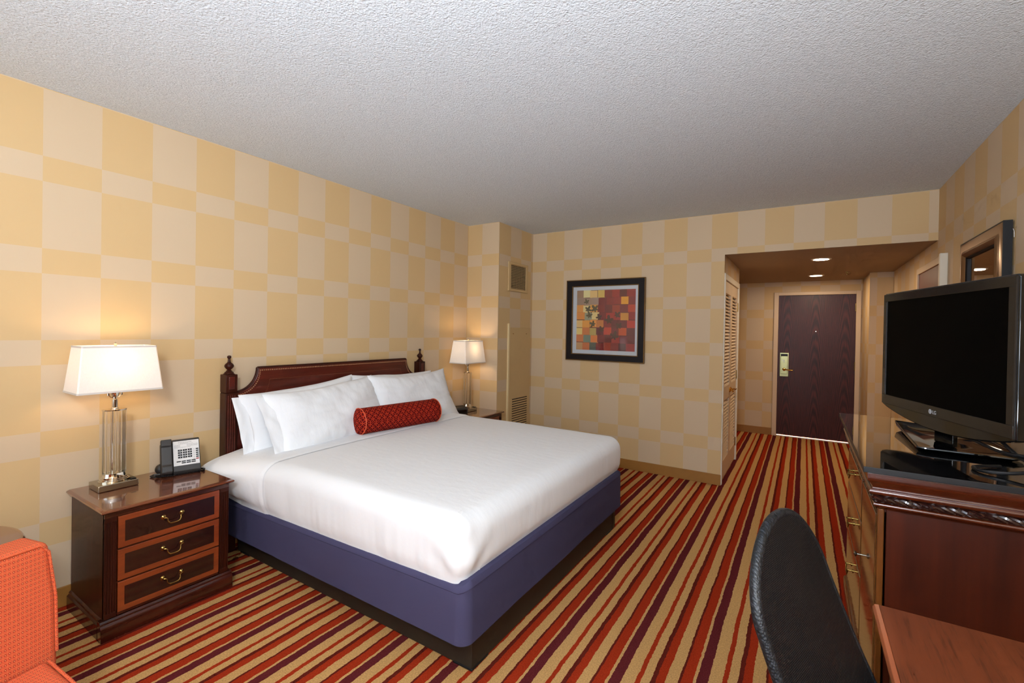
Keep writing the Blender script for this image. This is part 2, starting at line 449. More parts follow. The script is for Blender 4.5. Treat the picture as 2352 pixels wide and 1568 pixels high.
b = NB(); box(b, 1.3, 2.89, YD, YD+T, 0, SOF+0.1); box(b, 3.81, XR, YD, YD+T, 0, SOF+0.1); box(b, 2.89, 3.81, YD, YD+T, 2.046, SOF+0.1)
struct('wall_entry', b, WP_BACK, label='end wall around the entrance door', cat='wall')
b = NB(); box(b, XJ, XR, YJ, YD, 0, SOF)
o = struct('wall_jog', b, [WP_JOG, WP_RIGHT], label='projecting corner right of the entrance door', cat='wall')
facemat(o, lambda p: 1 if abs(p.normal.x) > 0.5 else 0)
b = NB(); box(b, XR, XR+T, YB-T, YD+T, 0, CEIL)
struct('wall_right', b, WP_RIGHT, label='right wallpapered wall behind the dresser', cat='wall')
WX0, WX1, WZ0, WZ1 = 0.5, 3.9, 0.45, 2.45
b = NB()
box(b, 0, WX0, YB-T, YB, 0, CEIL); box(b, WX1, XR, YB-T, YB, 0, CEIL); box(b, WX0, WX1, YB-T, YB, 0, WZ0); box(b, WX0, WX1, YB-T, YB, WZ1, CEIL)
struct('wall_back', b, WP_FAR, label='window wall behind the viewer', cat='wall')
b = NB()
for (x0, x1, z0, z1) in ((WX0, WX1, WZ0, WZ0+0.05), (WX0, WX1, WZ1-0.05, WZ1), (WX0, WX0+0.05, WZ0, WZ1), (WX1-0.05, WX1, WZ0, WZ1), (1.60, 1.64, WZ0, WZ1), (2.76, 2.80, WZ0, WZ1)):
    box(b, x0, x1, YB-0.06, YB-0.01, z0, z1)
w = struct('window_1', b, TRIMW, label='wide three-light window behind the viewer', cat='window', bevel=0.004)
b = NB(); box(b, WX0+0.04, WX1-0.04, YB-0.040, YB-0.036, WZ0+0.04, WZ1-0.04)
struct('window_pane', b, PANE, w)
# baseboards
BH = 0.104
for nm, a in (('baseboard_left', (0, 0.009, YB, YP)), ('baseboard_chase_front', (0.009, XP+0.009, YP-0.009, YP)), ('baseboard_chase_side', (XP, XP+0.009, YP, YF-0.009)),
              ('baseboard_far', (XP, XO+0.004, YF-0.009, YF)), ('baseboard_entry', (1.31, 2.838, YD-0.009, YD)), ('baseboard_right', (XR-0.009, XR, YB, 4.53)),
              ('baseboard_right_entry', (XR-0.009, XR, 5.56, YJ)), ('baseboard_jog', (XJ, XR-0.01, YJ-0.009, YJ)), ('baseboard_closet_end', (1.31, XO, YC, YC+0.009))):
    b = NB(); box(b, a[0], a[1], a[2], a[3], 0, BH)
    struct(nm, b, BASEB, bevel=0.003)
# entrance door casing and door
b = NB()
box(b, 2.839, 2.896, YD-0.02, YD+T, 0, 2.086); box(b, 3.804, 3.858, YD-0.02, YD+T, 0, 2.086); box(b, 2.896, 3.804, YD-0.02, YD+T, 2.040, 2.086)
struct('trim_1', b, TRIMP, label='cream casing around the dark entrance door', cat='door casing', bevel=0.003)
b = NB(); box(b, -0.4545, 0.4545, 0, 0.045, 0.022, 2.0405)
d = make('door_1', b, DOORW, bevel=0.002); d.location = (3.35, YD+0.005, 0)
d['kind'] = 'structure'; tag(d, 'dark oak veneer entrance door at the end of the entry', 'door')
b = NB(); box(b, -0.425, -0.315, -0.010, 0, 0.868, 1.212); make('lock_plate', b, LOCKM, d, local=True, bevel=0.003)
b = NB(); box(b, -0.413, -0.327, -0.024, -0.010, 0.905, 1.165); make('lock_case', b, LOCKM, d, local=True, bevel=0.004)
b = NB(); box(b, -0.414, -0.326, -0.0245, -0.010, 1.165, 1.195); make('card_slot', b, BLACKP, d, local=True, bevel=0.002)
b = NB(); tube(b, [(-0.37, -0.02, 0.972), (-0.37, -0.062, 0.972), (-0.355, -0.072, 0.972), (-0.26, -0.07, 0.968)], 0.009, 10)
lathe(b, [(0.022, 0), (0.022, 0.006), (0.012, 0.012)], seg=20, mat=Matrix.Translation((-0.37, -0.022, 0.972)) @ Matrix.Rotation(PI/2, 4, 'X')); make('lever_handle', b, GOLD, d, local=True, smooth=True)
b = NB(); box(b, -0.376, -0.366, -0.04, -0.022, 1.07, 1.10); box(b, -0.40, -0.365, -0.034, -0.026, 1.098, 1.108); make('thumb_turn', b, SATIN, d, local=True, bevel=0.002)
b = NB(); lathe(b, [(0.009, 0), (0.009, 0.004), (0.005, 0.006)], seg=16, mat=Matrix.Translation((0.005, -0.001, 1.526)) @ Matrix.Rotation(PI/2, 4, 'X')); make('peephole', b, CHROME, d, local=True)
for z in (0.25, 1.06, 1.86):
    b = NB(); lathe(b, [(0.009, -0.06), (0.009, 0.06)], (0.459, -0.006, z), 12); box(b, 0.445, 0.475, -0.008, -0.003, z-0.055, z+0.055); make('hinge', b, BRASS, d, local=True, bevel=0.001)
b = NB(); box(b, -0.470, -0.452, -0.012, 0.0, 0.985, 1.055); make('strike_plate', b, SATIN, d, local=True, bevel=0.002)
# the lit corridor outside, seen as the bright gap under the door
b = NB(); box(b, 2.90, 3.80, YD+0.0, YD+0.075, 0.0005, 0.006)
struct('trim_2', b, WHITEP, label='metal threshold strip under the entrance door', cat='threshold')
b = NB(); box(b, 2.2, 4.5, YD+1.5, YD+1.55, 0, 2.3); box(b, 2.2, 2.25, YD+T, YD+1.5, 0, 2.3); box(b, 4.45, 4.5, YD+T, YD+1.5, 0, 2.3); box(b, 2.2, 4.5, YD+T, YD+1.5, 2.3, 2.35)
struct('wall_corridor', b, TRIMW)
# bathroom door on the right wall
b = NB(); box(b, XR-0.004, XR-0.001, 4.632, 5.505, 0.01, 2.036)
d = struct('door_2', b, BATHD, label='dark wooden bathroom door on the right wall', cat='door')
b = NB(); box(b, XR-0.016, XR, 4.575, 4.632, 0, 2.09); box(b, XR-0.016, XR, 5.505, 5.56, 0, 2.09); box(b, XR-0.016, XR, 4.632, 5.505, 2.036, 2.09)
struct('trim_3', b, TRIMP, label='cream casing around the bathroom door', cat='door casing', bevel=0.003)
b = NB(); box(b, XR-0.045, XR, 4.535, 4.575, 0, 2.09); struct('trim_4', b, TRIMW, label='pale upright strip beside the bathroom door', cat='trim', bevel=0.003)
# closet: casing + two louvred doors
b = NB(); box(b, XO-T, XO+0.010, YF+0.012, YF+0.055, 0, 2.06); box(b, XO-T, XO+0.010, YF+0.055, 5.99, 2.00, 2.06); box(b, XO-T, XO+0.012, 5.95, 6.0, 0, 2.06)
struct('trim_5', b, TRIMW, label='pale casing around the louvred closet doors', cat='door casing', bevel=0.004)
def louvre_door(nm, y0, y1, label, lever):
    b = NB(); x0, x1 = XO-0.034, XO-0.002; sw = 0.062
    box(b, x0, x1, y0, y0+sw, 0.02, 1.995); box(b, x0, x1, y1-sw, y1, 0.02, 1.995)
    for z0, z1 in ((0.02, 0.20), (0.80, 0.94), (1.875, 1.995)): box(b, x0, x1, y0+sw, y1-sw, z0, z1)
    d = struct(nm, b, LOUV, label=label, cat='door', bevel=0.003)
    b = NB()
    for z0, z1 in ((0.20, 0.80), (0.94, 1.875)):
        n = int((z1-z0)/0.0335)
        for k in range(n):
            z = z0+0.016+k*(z1-z0-0.012)/n
            M = Matrix.Translation((XO-0.018, 0, z)) @ Matrix.Rotation(0.85, 4, 'Y')
            box(b, -0.019, 0.019, y0+sw-0.004, y1-sw+0.004, -0.0035, 0.0035, M)
    make('louvre_slats', b, LOUV, d)
    yl = (y1-0.03) if lever < 0 else (y0+0.03)
    b = NB(); lathe(b, [(0.026, 0), (0.026, 0.006), (0.016, 0.012), (0.010, 0.014), (0.010, 0.045)], seg=18, mat=Matrix.Translation((XO-0.002, yl, 0.875)) @ Matrix.Rotation(PI/2, 4, 'Y'))
    tube(b, [(XO+0.042, yl, 0.875), (XO+0.046, yl+lever*0.03, 0.876), (XO+0.044, yl+lever*0.11, 0.872)], 0.008, 10)
    make('lever_handle', b, GOLD, d, smooth=True)
    yh = y0+0.004 if lever < 0 else y1-0.004
    for z in (0.22, 1.0, 1.78):
        b = NB(); box(b, XO-0.006, XO+0.006, yh-0.012, yh+0.014, z-0.05, z+0.05); make('hinge', b, BRASS, d, bevel=0.002)
    return d
louvre_door('door_3', YF+0.06, 5.425, 'louvred closet door nearest the bedroom', -1)
louvre_door('door_4', 5.43, 5.945, 'louvred closet door nearest the entrance', 1)
# duct chase: grille and access panel
v = thing('air_vent', 'square beige ventilation grille high on the corner chase', 'vent', (XP, 4.50, 1.91))
b = NB()
for a in ((4.297, 4.342, 1.91, 2.238), (4.676, 4.716, 1.91, 2.238), (4.342, 4.676, 2.210, 2.238), (4.342, 4.676, 1.91, 1.94)): box(b, XP, XP+0.014, *a)
make('frame', b, VENTP, v, bevel=0.003)
b = NB()
for k in range(15):
    z = 1.950+k*0.0182
    box(b, -0.009, 0.009, 4.342, 4.676, -0.0012, 0.0012, Matrix.Translation((XP+0.007, 0, z)) @ Matrix.Rotation(0.5, 4, 'Y'))
for k in range(1, 18): box(b, XP+0.0005, XP+0.003, 4.342+k*0.0186-0.0008, 4.342+k*0.0186+0.0008, 1.94, 2.21)
make('louvres', b, VENTP, v)
b = NB(); box(b, XP+0.0001, XP+0.0006, 4.342, 4.676, 1.94, 2.21); make('duct_opening', b, DARKG, v)
v = thing('access_panel', 'tall beige access panel with slotted grille on the corner chase', 'panel', (XP+0.009, 4.55, 0))
b = NB(); box(b, XP+0.0, XP+0.012, 4.345, 4.80, 0.108, 1.50); make('panel', b, VENTP, v, bevel=0.003)
b = NB(); box(b, XP+0.0, XP+0.020, 4.305, 4.333, 0.108, 1.545); make('edge_strip', b, simple('pale_strip', srgb(226, 200, 150), 0.5), v, bevel=0.003)
b = NB()
for k in range(18): box(b, XP+0.0118, XP+0.0128, 4.41, 4.74, 0.683-k*0.027-0.0055, 0.683-k*0.027+0.0055)
make('grille_slots', b, DARKG, v)
b = NB()
for k in range(18): box(b, XP+0.012, XP+0.019, 4.40, 4.75, 0.683-k*0.027+0.0055, 0.683-k*0.027+0.013)
make('grille_blades', b, VENTP, v, bevel=0.001)
for y in (4.41, 4.70):
    b = NB(); sphere(b, (XP+0.013, y, 1.43), 0.006); make('screw', b, BRASS, v)
# ---------------------------------------------------------------- recessed lights + sprinkler
def downlight(x, y, label):
    t = thing('recessed_light', label, 'ceiling light', (x, y, SOF), group='recessed lights in the entry soffit')
    b = NB(); n = 32
    lathe(b, [(0.068, -0.004), (0.085, -0.005), (0.088, 0.0)], (x, y, SOF), n); 
    make('trim_ring', b, TRIMW, t, smooth=True)
    b = NB(); lathe(b, [(0.066, -0.0062), (0.05, -0.007), (0.001, -0.0075)], (x, y, SOF), n); make('lens', b, DOWNL, t)
    L = bpy.data.lights.new('downlight_beam', 'AREA'); L.shape = 'DISK'; L.size = 0.13; L.energy = 8; L.color = (1.0, 0.76, 0.50)
    q = bpy.data.objects.new('downlight_beam', L); COL.objects.link(q); q.parent = t; q.location = (0, 0, -0.012)
downlight(3.346, 5.547, 'recessed ceiling light nearer the bedroom')
downlight(3.330, 7.030, 'recessed ceiling light nearer the entrance door')
t = thing('fire_sprinkler', 'small brass fire sprinkler head under the entry soffit', 'sprinkler', (3.636, 6.766, SOF))
b = NB(); lathe(b, [(0.028, -0.004), (0.028, 0)], (3.636, 6.766, SOF), 20); make('escutcheon', b, BRASS, t)
b = NB(); lathe(b, [(0.006, -0.03), (0.006, -0.004)], (3.636, 6.766, SOF), 10); lathe(b, [(0.018, -0.034), (0.018, -0.031)], (3.636, 6.766, SOF), 16); make('deflector', b, BRASS, t)
# ---------------------------------------------------------------- framed print
P = thing('framed_print', 'square patchwork autumn leaf print in a black frame on the far wall', 'picture', (1.348, YF, 1.142))
def ring_frame(x0, x1, z0, z1, w, y0, y1, d0=0.0):
    b = NB()
    for q in (((x0, z0), (x1, z0), (x1-w, z0+w), (x0+w, z0+w)), ((x1, z0), (x1, z1), (x1-w, z1-w), (x1-w, z0+w)), ((x1, z1), (x0, z1), (x0+w, z1-w), (x1-w, z1-w)), ((x0, z1), (x0, z0), (x0+w, z0+w), (x0+w, z1-w))):
        prism(b, list(q), 'y', y0, y1)
    return b
X0, X1, Z0, Z1 = 0.894, 1.803, 1.142, 2.051
make('frame', ring_frame(X0+0.004, X1-0.004, Z0+0.004, Z1-0.004, 0.066, YF-0.034, YF-0.001), BLACKF, P, bevel=0.003)
make('outer_gilt_edge', ring_frame(X0, X1, Z0, Z1, 0.009, YF-0.036, YF-0.002), GOLDE, P, bevel=0.002)
make('inner_gilt_edge', ring_frame(X0+0.068, X1-0.068, Z0+0.068, Z1-0.068, 0.010, YF-0.030, YF-0.002), GOLDE, P, bevel=0.002)
b = NB(); box(b, X0+0.074, X1-0.074, YF-0.012, YF-0.006, Z0+0.074, Z1-0.074); make('mat_board', b, MATB, P)
def art():
    C = [[(150,115,85),(225,205,140),(225,180,110),(210,170,80),(120,30,20),(150,35,25),(90,20,18),(140,25,25)],
         [(150,120,100),(160,130,105),(160,130,110),(110,20,25),(130,28,25),(140,30,25),(235,145,30),(120,20,30)],
         [(215,140,60),(222,195,130),(225,150,60),(120,25,25),(100,20,25),(150,45,25),(110,22,28),(180,50,30)],
         [(215,130,50),(150,145,115),(230,190,120),(110,22,28),(160,35,28),(150,30,28),(200,130,45),(140,20,25)],
         [(220,180,110),(225,145,55),(225,140,60),(190,110,50),(120,22,25),(90,22,25),(100,25,30),(180,40,30)],
         [(225,190,110),(200,110,50),(180,150,80),(90,15,30),(180,45,30),(100,20,30),(190,70,30),(95,35,35)],
         [(200,110,55),(110,122,102),(210,115,50),(110,20,25),(95,30,30),(150,40,30),(110,35,45),(100,35,35)],
         [(190,140,90),(190,100,50),(85,85,70),(120,25,22),(150,45,25),(120,30,25),(70,15,20),(140,25,30)]]
    rnd = random.Random(3); b = NB(); cl = b.loops.layers.color.new('Col')
    ax0, ax1, az0, az1 = 1.019, 1.696, 1.263, 1.933
    def quad(x0, x1, z0, z1, y, c):
        vs = [b.verts.new((x0, y, z0)), b.verts.new((x1, y, z0)), b.verts.new((x1, y, z1)), b.verts.new((x0, y, z1))]
        f = b.faces.new(vs)
        for lp in f.loops: lp[cl] = (*c, 1)
    def lin(c): return tuple(min(245, q*1.08+6)/255 for q in c)
    box(b, ax0, ax1, YF-0.0130, YF-0.0121, az0, az1)
    for f in b.faces:
        for lp in f.loops: lp[cl] = (*lin((88, 24, 22)), 1)
    for r in range(8):
        off = rnd.uniform(-0.012, 0.012); h = (az1-az0)/8
        for c in range(8):
            w = (ax1-ax0)/8; jx = rnd.uniform(-0.006, 0.006)
            x0 = max(ax0, ax0+c*w+off+jx); x1 = min(ax1, ax0+(c+1)*w+off+jx+0.004)
            if c == 0: x0 = ax0
            if c == 7: x1 = ax1
            z1 = min(az1, az1-r*h+rnd.uniform(-0.005, 0.005)); z0 = max(az0, z1-h+0.002)
            if r == 7: z0 = az0
            quad(x0, x1, z0, z1, YF-0.0133-0.00003*(r*8+c), lin(C[r][c]))
    def leaf(u, v, s, rot, c):
        cx = ax0+u*(ax1-ax0); cz = az1-v*(az1-az0); pts = []
        for k in range(30):
            a = 2*PI*k/30; rr = 1.2*s*(0.28+0.72*abs(math.cos(2.5*(a-PI/2)))**0.9)*(0.75+0.25*math.cos(a-PI/2))
            pts.append((cx+rr*math.cos(a+rot), cz+rr*math.sin(a+rot)))
        f = b.faces.new([b.verts.new((x, YF-0.0158, z)) for x, z in pts])
        for lp in f.loops: lp[cl] = (*lin(c), 1)
    for u, v, s, rt, dk in ((.18, .20, .036, .4, 0), (.20, .33, .044, -.5, 0), (.33, .32, .050, .7, 0), (.23, .43, .042, .2, 0), (.30, .57, .042, 1.2, 0), (.40, .46, .04, .3, 1),
                            (.57, .51, .056, .1, 1), (.70, .42, .042, -.8, 1), (.75, .60, .042, .9, 1), (.66, .77, .056, -.3, 1), (.45, .66, .04, .5, 1)):
        leaf(u, v, s, rt, (60, 28, 18) if dk else (84, 72, 44))
    N = NT('patchwork_print'); a = N.n('ShaderNodeVertexColor', layer_name='Col'); n = N.noise(N.pos(), 42, 5, 0.7)
    c = N.mix(N.ramp(n, [(0.42, (0, 0, 0, 1)), (0.70, (0.4, 0.4, 0.4, 1))]), a.outputs[0], srgb(230, 150, 80), 'MIX')
    c = N.mix(N.ramp(N.noise(N.pos(), 80, 4, 0.7), [(0.5, (0, 0, 0, 1)), (0.7, (0.5, 0.5, 0.5, 1))]), a.outputs[0], N.mix(0.35, a.outputs[0], c))
    N.set(Base_Color=c, Roughness=0.6)
    make('print', b, N.m, P)
art()
b = NB(); box(b, X0+0.076, X1-0.076, YF-0.0225, YF-0.0205, Z0+0.076, Z1-0.076); make('glass_pane', b, PANE, P)
# ---------------------------------------------------------------- nightstands
def nightstand(label):
    cy = 1.06
    t = thing('nightstand', label, 'nightstand', (0.27, cy, 0), group='nightstands either side of the bed')
    y0, y1 = cy-0.272, cy+0.272; xb, xf = 0.045, 0.505
    b = NB(); box(b, xb, xf-0.006, y0, y0+0.02, 0.085, 0.585); box(b, xb, xf-0.006, y1-0.02, y1, 0.085, 0.585)
    box(b, xb, xb+0.012, y0+0.02, y1-0.02, 0.085, 0.585); box(b, xb+0.012, xf-0.02, y0+0.02, y1-0.02, 0.085, 0.1)
    make('carcass', b, MAHOG, t, bevel=0.002)
    b = NB()
    prof = [(0, 0.584), (0.012, 0.584), (0.022, 0.589), (0.028, 0.596), (0.027, 0.603), (0.020, 0.607), (0, 0.607)]
    # moulded top slab: stacked outlines with a rounded edge
    rings = []
    for o_, z in ((0.006, 0.583), (0.014, 0.586), (0.022, 0.590), (0.026, 0.596), (0.024, 0.602), (0.014, 0.6062), (0.010, 0.607)):
        rings.append([b.verts.new(v) for v in ((0.028, y0-o_+0.008, z), (xf+o_-0.002, y0-o_+0.008, z), (xf+o_-0.002, y1+o_-0.008, z), (0.028, y1+o_-0.008, z))])
    for A, B_ in zip(rings, rings[1:]):
        for k in range(4): b.faces.new((A[k], A[(k+1) % 4], B_[(k+1) % 4], B_[k]))
    b.faces.new(rings[0][::-1]); b.faces.new(rings[-1])
    make('top', b, MAHOG_TOP, t, smooth=True)
    # frieze + fluted corner stiles
    b = NB(); box(b, xf-0.02, xf, y0, y1, 0.562, 0.584); box(b, xf-0.02, xf-0.004, y0+0.05, y1-0.05, 0.092, 0.104)
    box(b, xf-0.02, xf-0.004, y0+0.048, y1-0.048, 0.403, 0.407); box(b, xf-0.02, xf-0.004, y0+0.048, y1-0.048, 0.249, 0.253)
    make('front_rails', b, MAHOG_Y, t, bevel=0.001)
    for ya in (y0, y1-0.046):
        b = NB(); box(b, xf-0.02, xf-0.004, ya, ya+0.046, 0.092, 0.562)
        for k in range(5):
            yy = ya+0.0035+k*0.0098
            w_ = 0.0035
            box(b, xf-0.005, xf, yy-0.0015, yy+w_-0.0015+0.001, 0.115, 0.542)
        box(b, xf-0.005, xf, ya, ya+0.046, 0.542, 0.562); box(b, xf-0.005, xf, ya, ya+0.046, 0.092, 0.115)
        make('fluted_stile', b, MAHOG, t, bevel=0.0008)
    # plinth
    b = NB(); o_ = 0.016
    prism(b, [(xf-0.03, 0), (xf+0.020, 0), (xf+0.020, 0.058), (xf+0.017, 0.066), (xf+0.010, 0.074), (xf+0.010, 0.082), (xf+0.002, 0.090), (xf-0.03, 0.090)], 'y', y0-o_, y1+o_)
    for ya, s in ((y0, -1), (y1, 1)):
        pr = [(ya-s*0.01, 0.0), (ya+s*0.016, 0.0), (ya+s*0.016, 0.066), (ya+s*0.008, 0.074), (ya+s*0.008, 0.082), (ya, 0.090), (ya-s*0.01, 0.090)]
        if s > 0: pr = pr[::-1]
        prism(b, pr, 'x', xb, xf-0.03)
    make('plinth', b, MAHOG_Y, t, bevel=0.001)
    for z0, z1 in ((0.409, 0.560), (0.255, 0.401), (0.106, 0.247)):
        ya, yb = y0+0.050, y1-0.050
        b = NB(); box(b, xf-0.018, xf+0.002, ya, yb, z0, z1); box(b, xb+0.05, xf-0.018, ya+0.02, yb-0.02, z0+0.01, z1-0.02)
        dr = make('drawer', b, INLAY, t, bevel=0.0015)
        b = NB(); box(b, xf+0.0018, xf+0.0026, ya+0.026, yb-0.026, z0+0.026, z1-0.026); make('drawer_panel', b, PANELW, dr)
        # bail pull
        zc = (z0+z1)/2+0.012; b = NB()
        for s in (-1, 1):
            M = Matrix.Translation((xf+0.002, cy+s*0.041, zc)) @ Matrix.Rotation(PI/2, 4, 'Y')
            lathe(b, [(0.0115, 0), (0.0115, 0.002), (0.008, 0.004), (0.0075, 0.005), (0.004, 0.007), (0.004, 0.014)], seg=20, mat=M, sy=0.95)
        X = xf+0.018
        pts = [(X-0.003, cy-0.041, zc), (X, cy-0.034, zc-0.001), (X+0.002, cy-0.029, zc-0.006), (X+0.004, cy-0.029, zc-0.016), (X+0.006, cy-0.025, zc-0.026), (X+0.007, cy-0.016, zc-0.031), (X+0.007, cy, zc-0.032),
               (X+0.007, cy+0.016, zc-0.031), (X+0.006, cy+0.025, zc-0.026), (X+0.004, cy+0.029, zc-0.016), (X+0.002, cy+0.029, zc-0.006), (X, cy+0.034, zc-0.001), (X-0.003, cy+0.041, zc)]
        rs = [.0022, .0025, .0025, .0028, .0034, .004, .0034, .004, .0034, .0028, .0025, .0025, .0022]
        tube(b, pts, 0.003, 8, rs=rs); make('bail_pull', b, BRASS, dr, smooth=True)
    return t
ns = nightstand('mahogany three-drawer nightstand with brass pulls, in front left of the bed')
dup(ns, loc=(0.27, 3.818, 0), label='mahogany nightstand half hidden beyond the far side of the bed')
# ---------------------------------------------------------------- lamps
def lamp(cx, cy, z, label):
    t = thing('table_lamp', label, 'lamp', (cx, cy, z), group='table lamps on the nightstands')
    b = NB(); box(b, -0.072, 0.068, -0.083, 0.085, 0.001, 0.034); make('base_block', b, SATIN, t, local=True, bevel=0.003)
    b = NB()
    lathe(b, [(0.066, 0.034), (0.066, 0.040), (0.061, 0.042), (0.061, 0.047), (0.056, 0.049), (0.056, 0.054), (0.051, 0.056), (0.049, 0.062), (0.047, 0.075), (0.002, 0.075)], seg=40, sx=0.75, sy=1.0)
    make('stepped_foot', b, CHROME, t, local=True, smooth=True)
    b = NB(); n = 11
    for k in range(n):
        a = 2*PI*(k+0.5)/n; x, y = 0.029*math.cos(a), 0.041*math.sin(a)
        lathe(b, [(0.0088, 0.0755), (0.0088, 0.4048)], (x, y, 0), 12)
    make('crystal_column', b, CRYSTAL, t, local=True, smooth=True)
    b = NB(); lathe(b, [(0.003, 0.075), (0.003, 0.405)], seg=10); make('inner_rod', b, CHROME, t, local=True, smooth=True)
    b = NB(); lathe(b, [(0.053, 0.405), (0.053, 0.411), (0.001, 0.412)], seg=36, sx=0.75); make('cap_plate', b, CHROME, t, local=True, smooth=True)
    b = NB(); lathe(b, [(0.017, 0.411), (0.015, 0.418), (0.0125, 0.42), (0.0125, 0.462), (0.008, 0.464), (0.008, 0.475), (0.014, 0.478), (0.019, 0.49), (0.019, 0.51), (0.016, 0.512)], seg=24); make('neck', b, CHROME, t, local=True, smooth=True)
    b = NB(); tube(b, [(0, -0.028, 0.51), (0, -0.028, 0.488), (0, -0.016, 0.474), (0, 0, 0.470), (0, 0.016, 0.474), (0, 0.028, 0.488), (0, 0.028, 0.51)], 0.0035, 8)
    for s in (-1, 1): lathe(b, [(0.0055, 0.484), (0.0055, 0.496)], (0, s*0.028, 0), 12)
    pts = [(0, -0.028, 0.51)]+[(0, -0.045*math.sin(PI*(0.12+0.76*k/10))-0.0*k, 0.51+0.225*k/10) for k in range(1, 10)]+[(0, 0, 0.735)]
    tube(b, pts, 0.002, 6); tube(b, [(x, -y, z_) for x, y, z_ in pts], 0.002, 6)
    make('harp', b, CHROME, t, local=True, smooth=True)
    b = NB(); lathe(b, [(0.001, 0.515), (0.013, 0.52), (0.015, 0.54), (0.028, 0.575), (0.030, 0.595), (0.022, 0.618), (0.001, 0.628)], seg=20); make('bulb', b, BULB, t, local=True, smooth=True)
    zb, zt = 0.510, 0.745; bx, by, tx, ty = 0.108, 0.178, 0.080, 0.155
    b = NB(); lo, hi = [], []
    th = 0.0012
    def ringp(hx, hy, z_, c=0.006):
        return [(-hx+c, -hy, z_), (hx-c, -hy, z_), (hx, -hy+c, z_), (hx, hy-c, z_), (hx-c, hy, z_), (-hx+c, hy, z_), (-hx, hy-c, z_), (-hx, -hy+c, z_)]
    A = [b.verts.new(p) for p in ringp(bx, by, zb)]; B_ = [b.verts.new(p) for p in ringp(tx, ty, zt)]
    for k in range(8): b.faces.new((A[k], A[(k+1) % 8], B_[(k+1) % 8], B_[k]))
    sh = make('lamp_shade', b, SHADE, t, local=True)
    for nm, hx, hy, za, zc_ in (('lower_trim', bx, by, zb-0.001, zb+0.008), ('upper_trim', tx, ty, zt-0.008, zt+0.001)):
        b = NB(); o1 = ringp(hx+0.0012, hy+0.0012, 0); i1 = ringp(hx-0.0015, hy-0.0015, 0)
        for q, w_ in ((o1, 1), (i1, 0)): pass
        va = [b.verts.new((p[0], p[1], za)) for p in o1]; vb = [b.verts.new((p[0], p[1], zc_)) for p in o1]
        ia = [b.verts.new((p[0], p[1], za)) for p in i1]; ib = [b.verts.new((p[0], p[1], zc_)) for p in i1]
        for k in range(8):
            j = (k+1) % 8
            b.faces.new((va[k], va[j], vb[j], vb[k])); b.faces.new((ia[k], ib[k], ib[j], ia[j])); b.faces.new((va[k], ia[k], ia[j], va[j])); b.faces.new((vb[k], vb[j], ib[j], ib[k]))
        make(nm, b, SHTRIM, sh, local=True)
    b = NB(); tube(b, [(-tx, 0, zt-0.012), (tx, 0, zt-0.012)], 0.0015, 6); tube(b, [(0, -ty, zt-0.012), (0, ty, zt-0.012)], 0.0015, 6); make('spider', b, CHROME, sh, local=True)
    b = NB(); lathe(b, [(0.004, 0.733), (0.007, 0.742), (0.005, 0.75), (0.008, 0.757), (0.001, 0.764)], seg=14); make('shade_finial', b, CHROME, t, local=True, smooth=True)
    b = NB(); box(b, 0.02, 0.06, 0.055, 0.078, 0.034, 0.039); make('switch', b, BLACKP, t, local=True, bevel=0.002)
    L = bpy.data.lights.new('lamp_glow', 'POINT'); L.energy = 2.8; L.color = (1.0, 0.68, 0.38); L.shadow_soft_size = 0.03
    q = bpy.data.objects.new('lamp_glow', L); COL.objects.link(q); q.parent = t; q.location = (0, 0, 0.66)
    return t
LAMP_L = (0.150, 0.928); LAMP_R = (0.215, 3.865)
lamp(LAMP_L[0], LAMP_L[1], 0.607, 'lit crystal and nickel table lamp with white shade, nearer the armchair')
lamp(LAMP_R[0], LAMP_R[1], 0.607, 'lit crystal and nickel table lamp in the far corner beyond the pillows')
# ---------------------------------------------------------------- telephone
t = thing('telephone', 'charcoal desk telephone with white faceplate on the nearer nightstand', 'telephone', (0.205, 1.217, 0.607), -math.radians(15))
b = NB(); prism(b, [(0.0, 0.003), (0.004, 0.022), (-0.070, 0.186), (-0.082, 0.188), (-0.090, 0.180), (-0.060, 0.05), (-0.11, 0.02), (-0.11, 0.003)], 'y', -0.038, 0.095)
make('body', b, PHONEP, t, local=True, bevel=0.004)
b = NB(); prism(b, [(-0.002, 0.003), (-0.012, 0.020), (-0.080, 0.170), (-0.090, 0.160), (-0.065, 0.05), (-0.11, 0.018), (-0.11, 0.003)], 'y', -0.092, -0.038); make('cradle', b, PHONEP, t, local=True, bevel=0.003)
FV = Vector((-0.074, 0, 0.164)).normalized(); FN = Vector((0.164, 0, 0.074)).normalized(); FO = Vector((0.004, 0, 0.022))
def fm(a, s, h): return Matrix(((0, FV.x, FN.x, FO.x+FV.x*s+FN.x*h), (1, 0, 0, a), (0, FV.z, FN.z, FO.z+FV.z*s+FN.z*h), (0, 0, 0, 1)))
b = NB()
M = fm(-0.066, 0, 0)
pts = [(-0.012, 0.0), (0.180, 0.0), (0.186, 0.010), (0.184, 0.030), (0.150, 0.034), (0.140, 0.026), (0.040, 0.026), (0.030, 0.034), (0.0, 0.036), (-0.012, 0.026)]
def P3(a, s, h): return FO + FV*s + FN*h + Vector((0, a, 0))
A = [b.verts.new(P3(-0.092, s, h)) for s, h in pts]; B_ = [b.verts.new(P3(-0.042, s, h)) for s, h in pts]
b.faces.new(A[::-1]); b.faces.new(B_)
for k in range(len(pts)): b.faces.new((A[k], A[(k+1) % len(pts)], B_[(k+1) % len(pts)], B_[k]))
make('handset', b, PHONEP, t, local=True, bevel=0.004)
b = NB(); box(b, -0.034, 0.091, 0.030, 0.172, 0.0, 0.0016, fm(0, 0, 0)); fp = make('faceplate', b, WHITEP, t, local=True, bevel=0.0005)
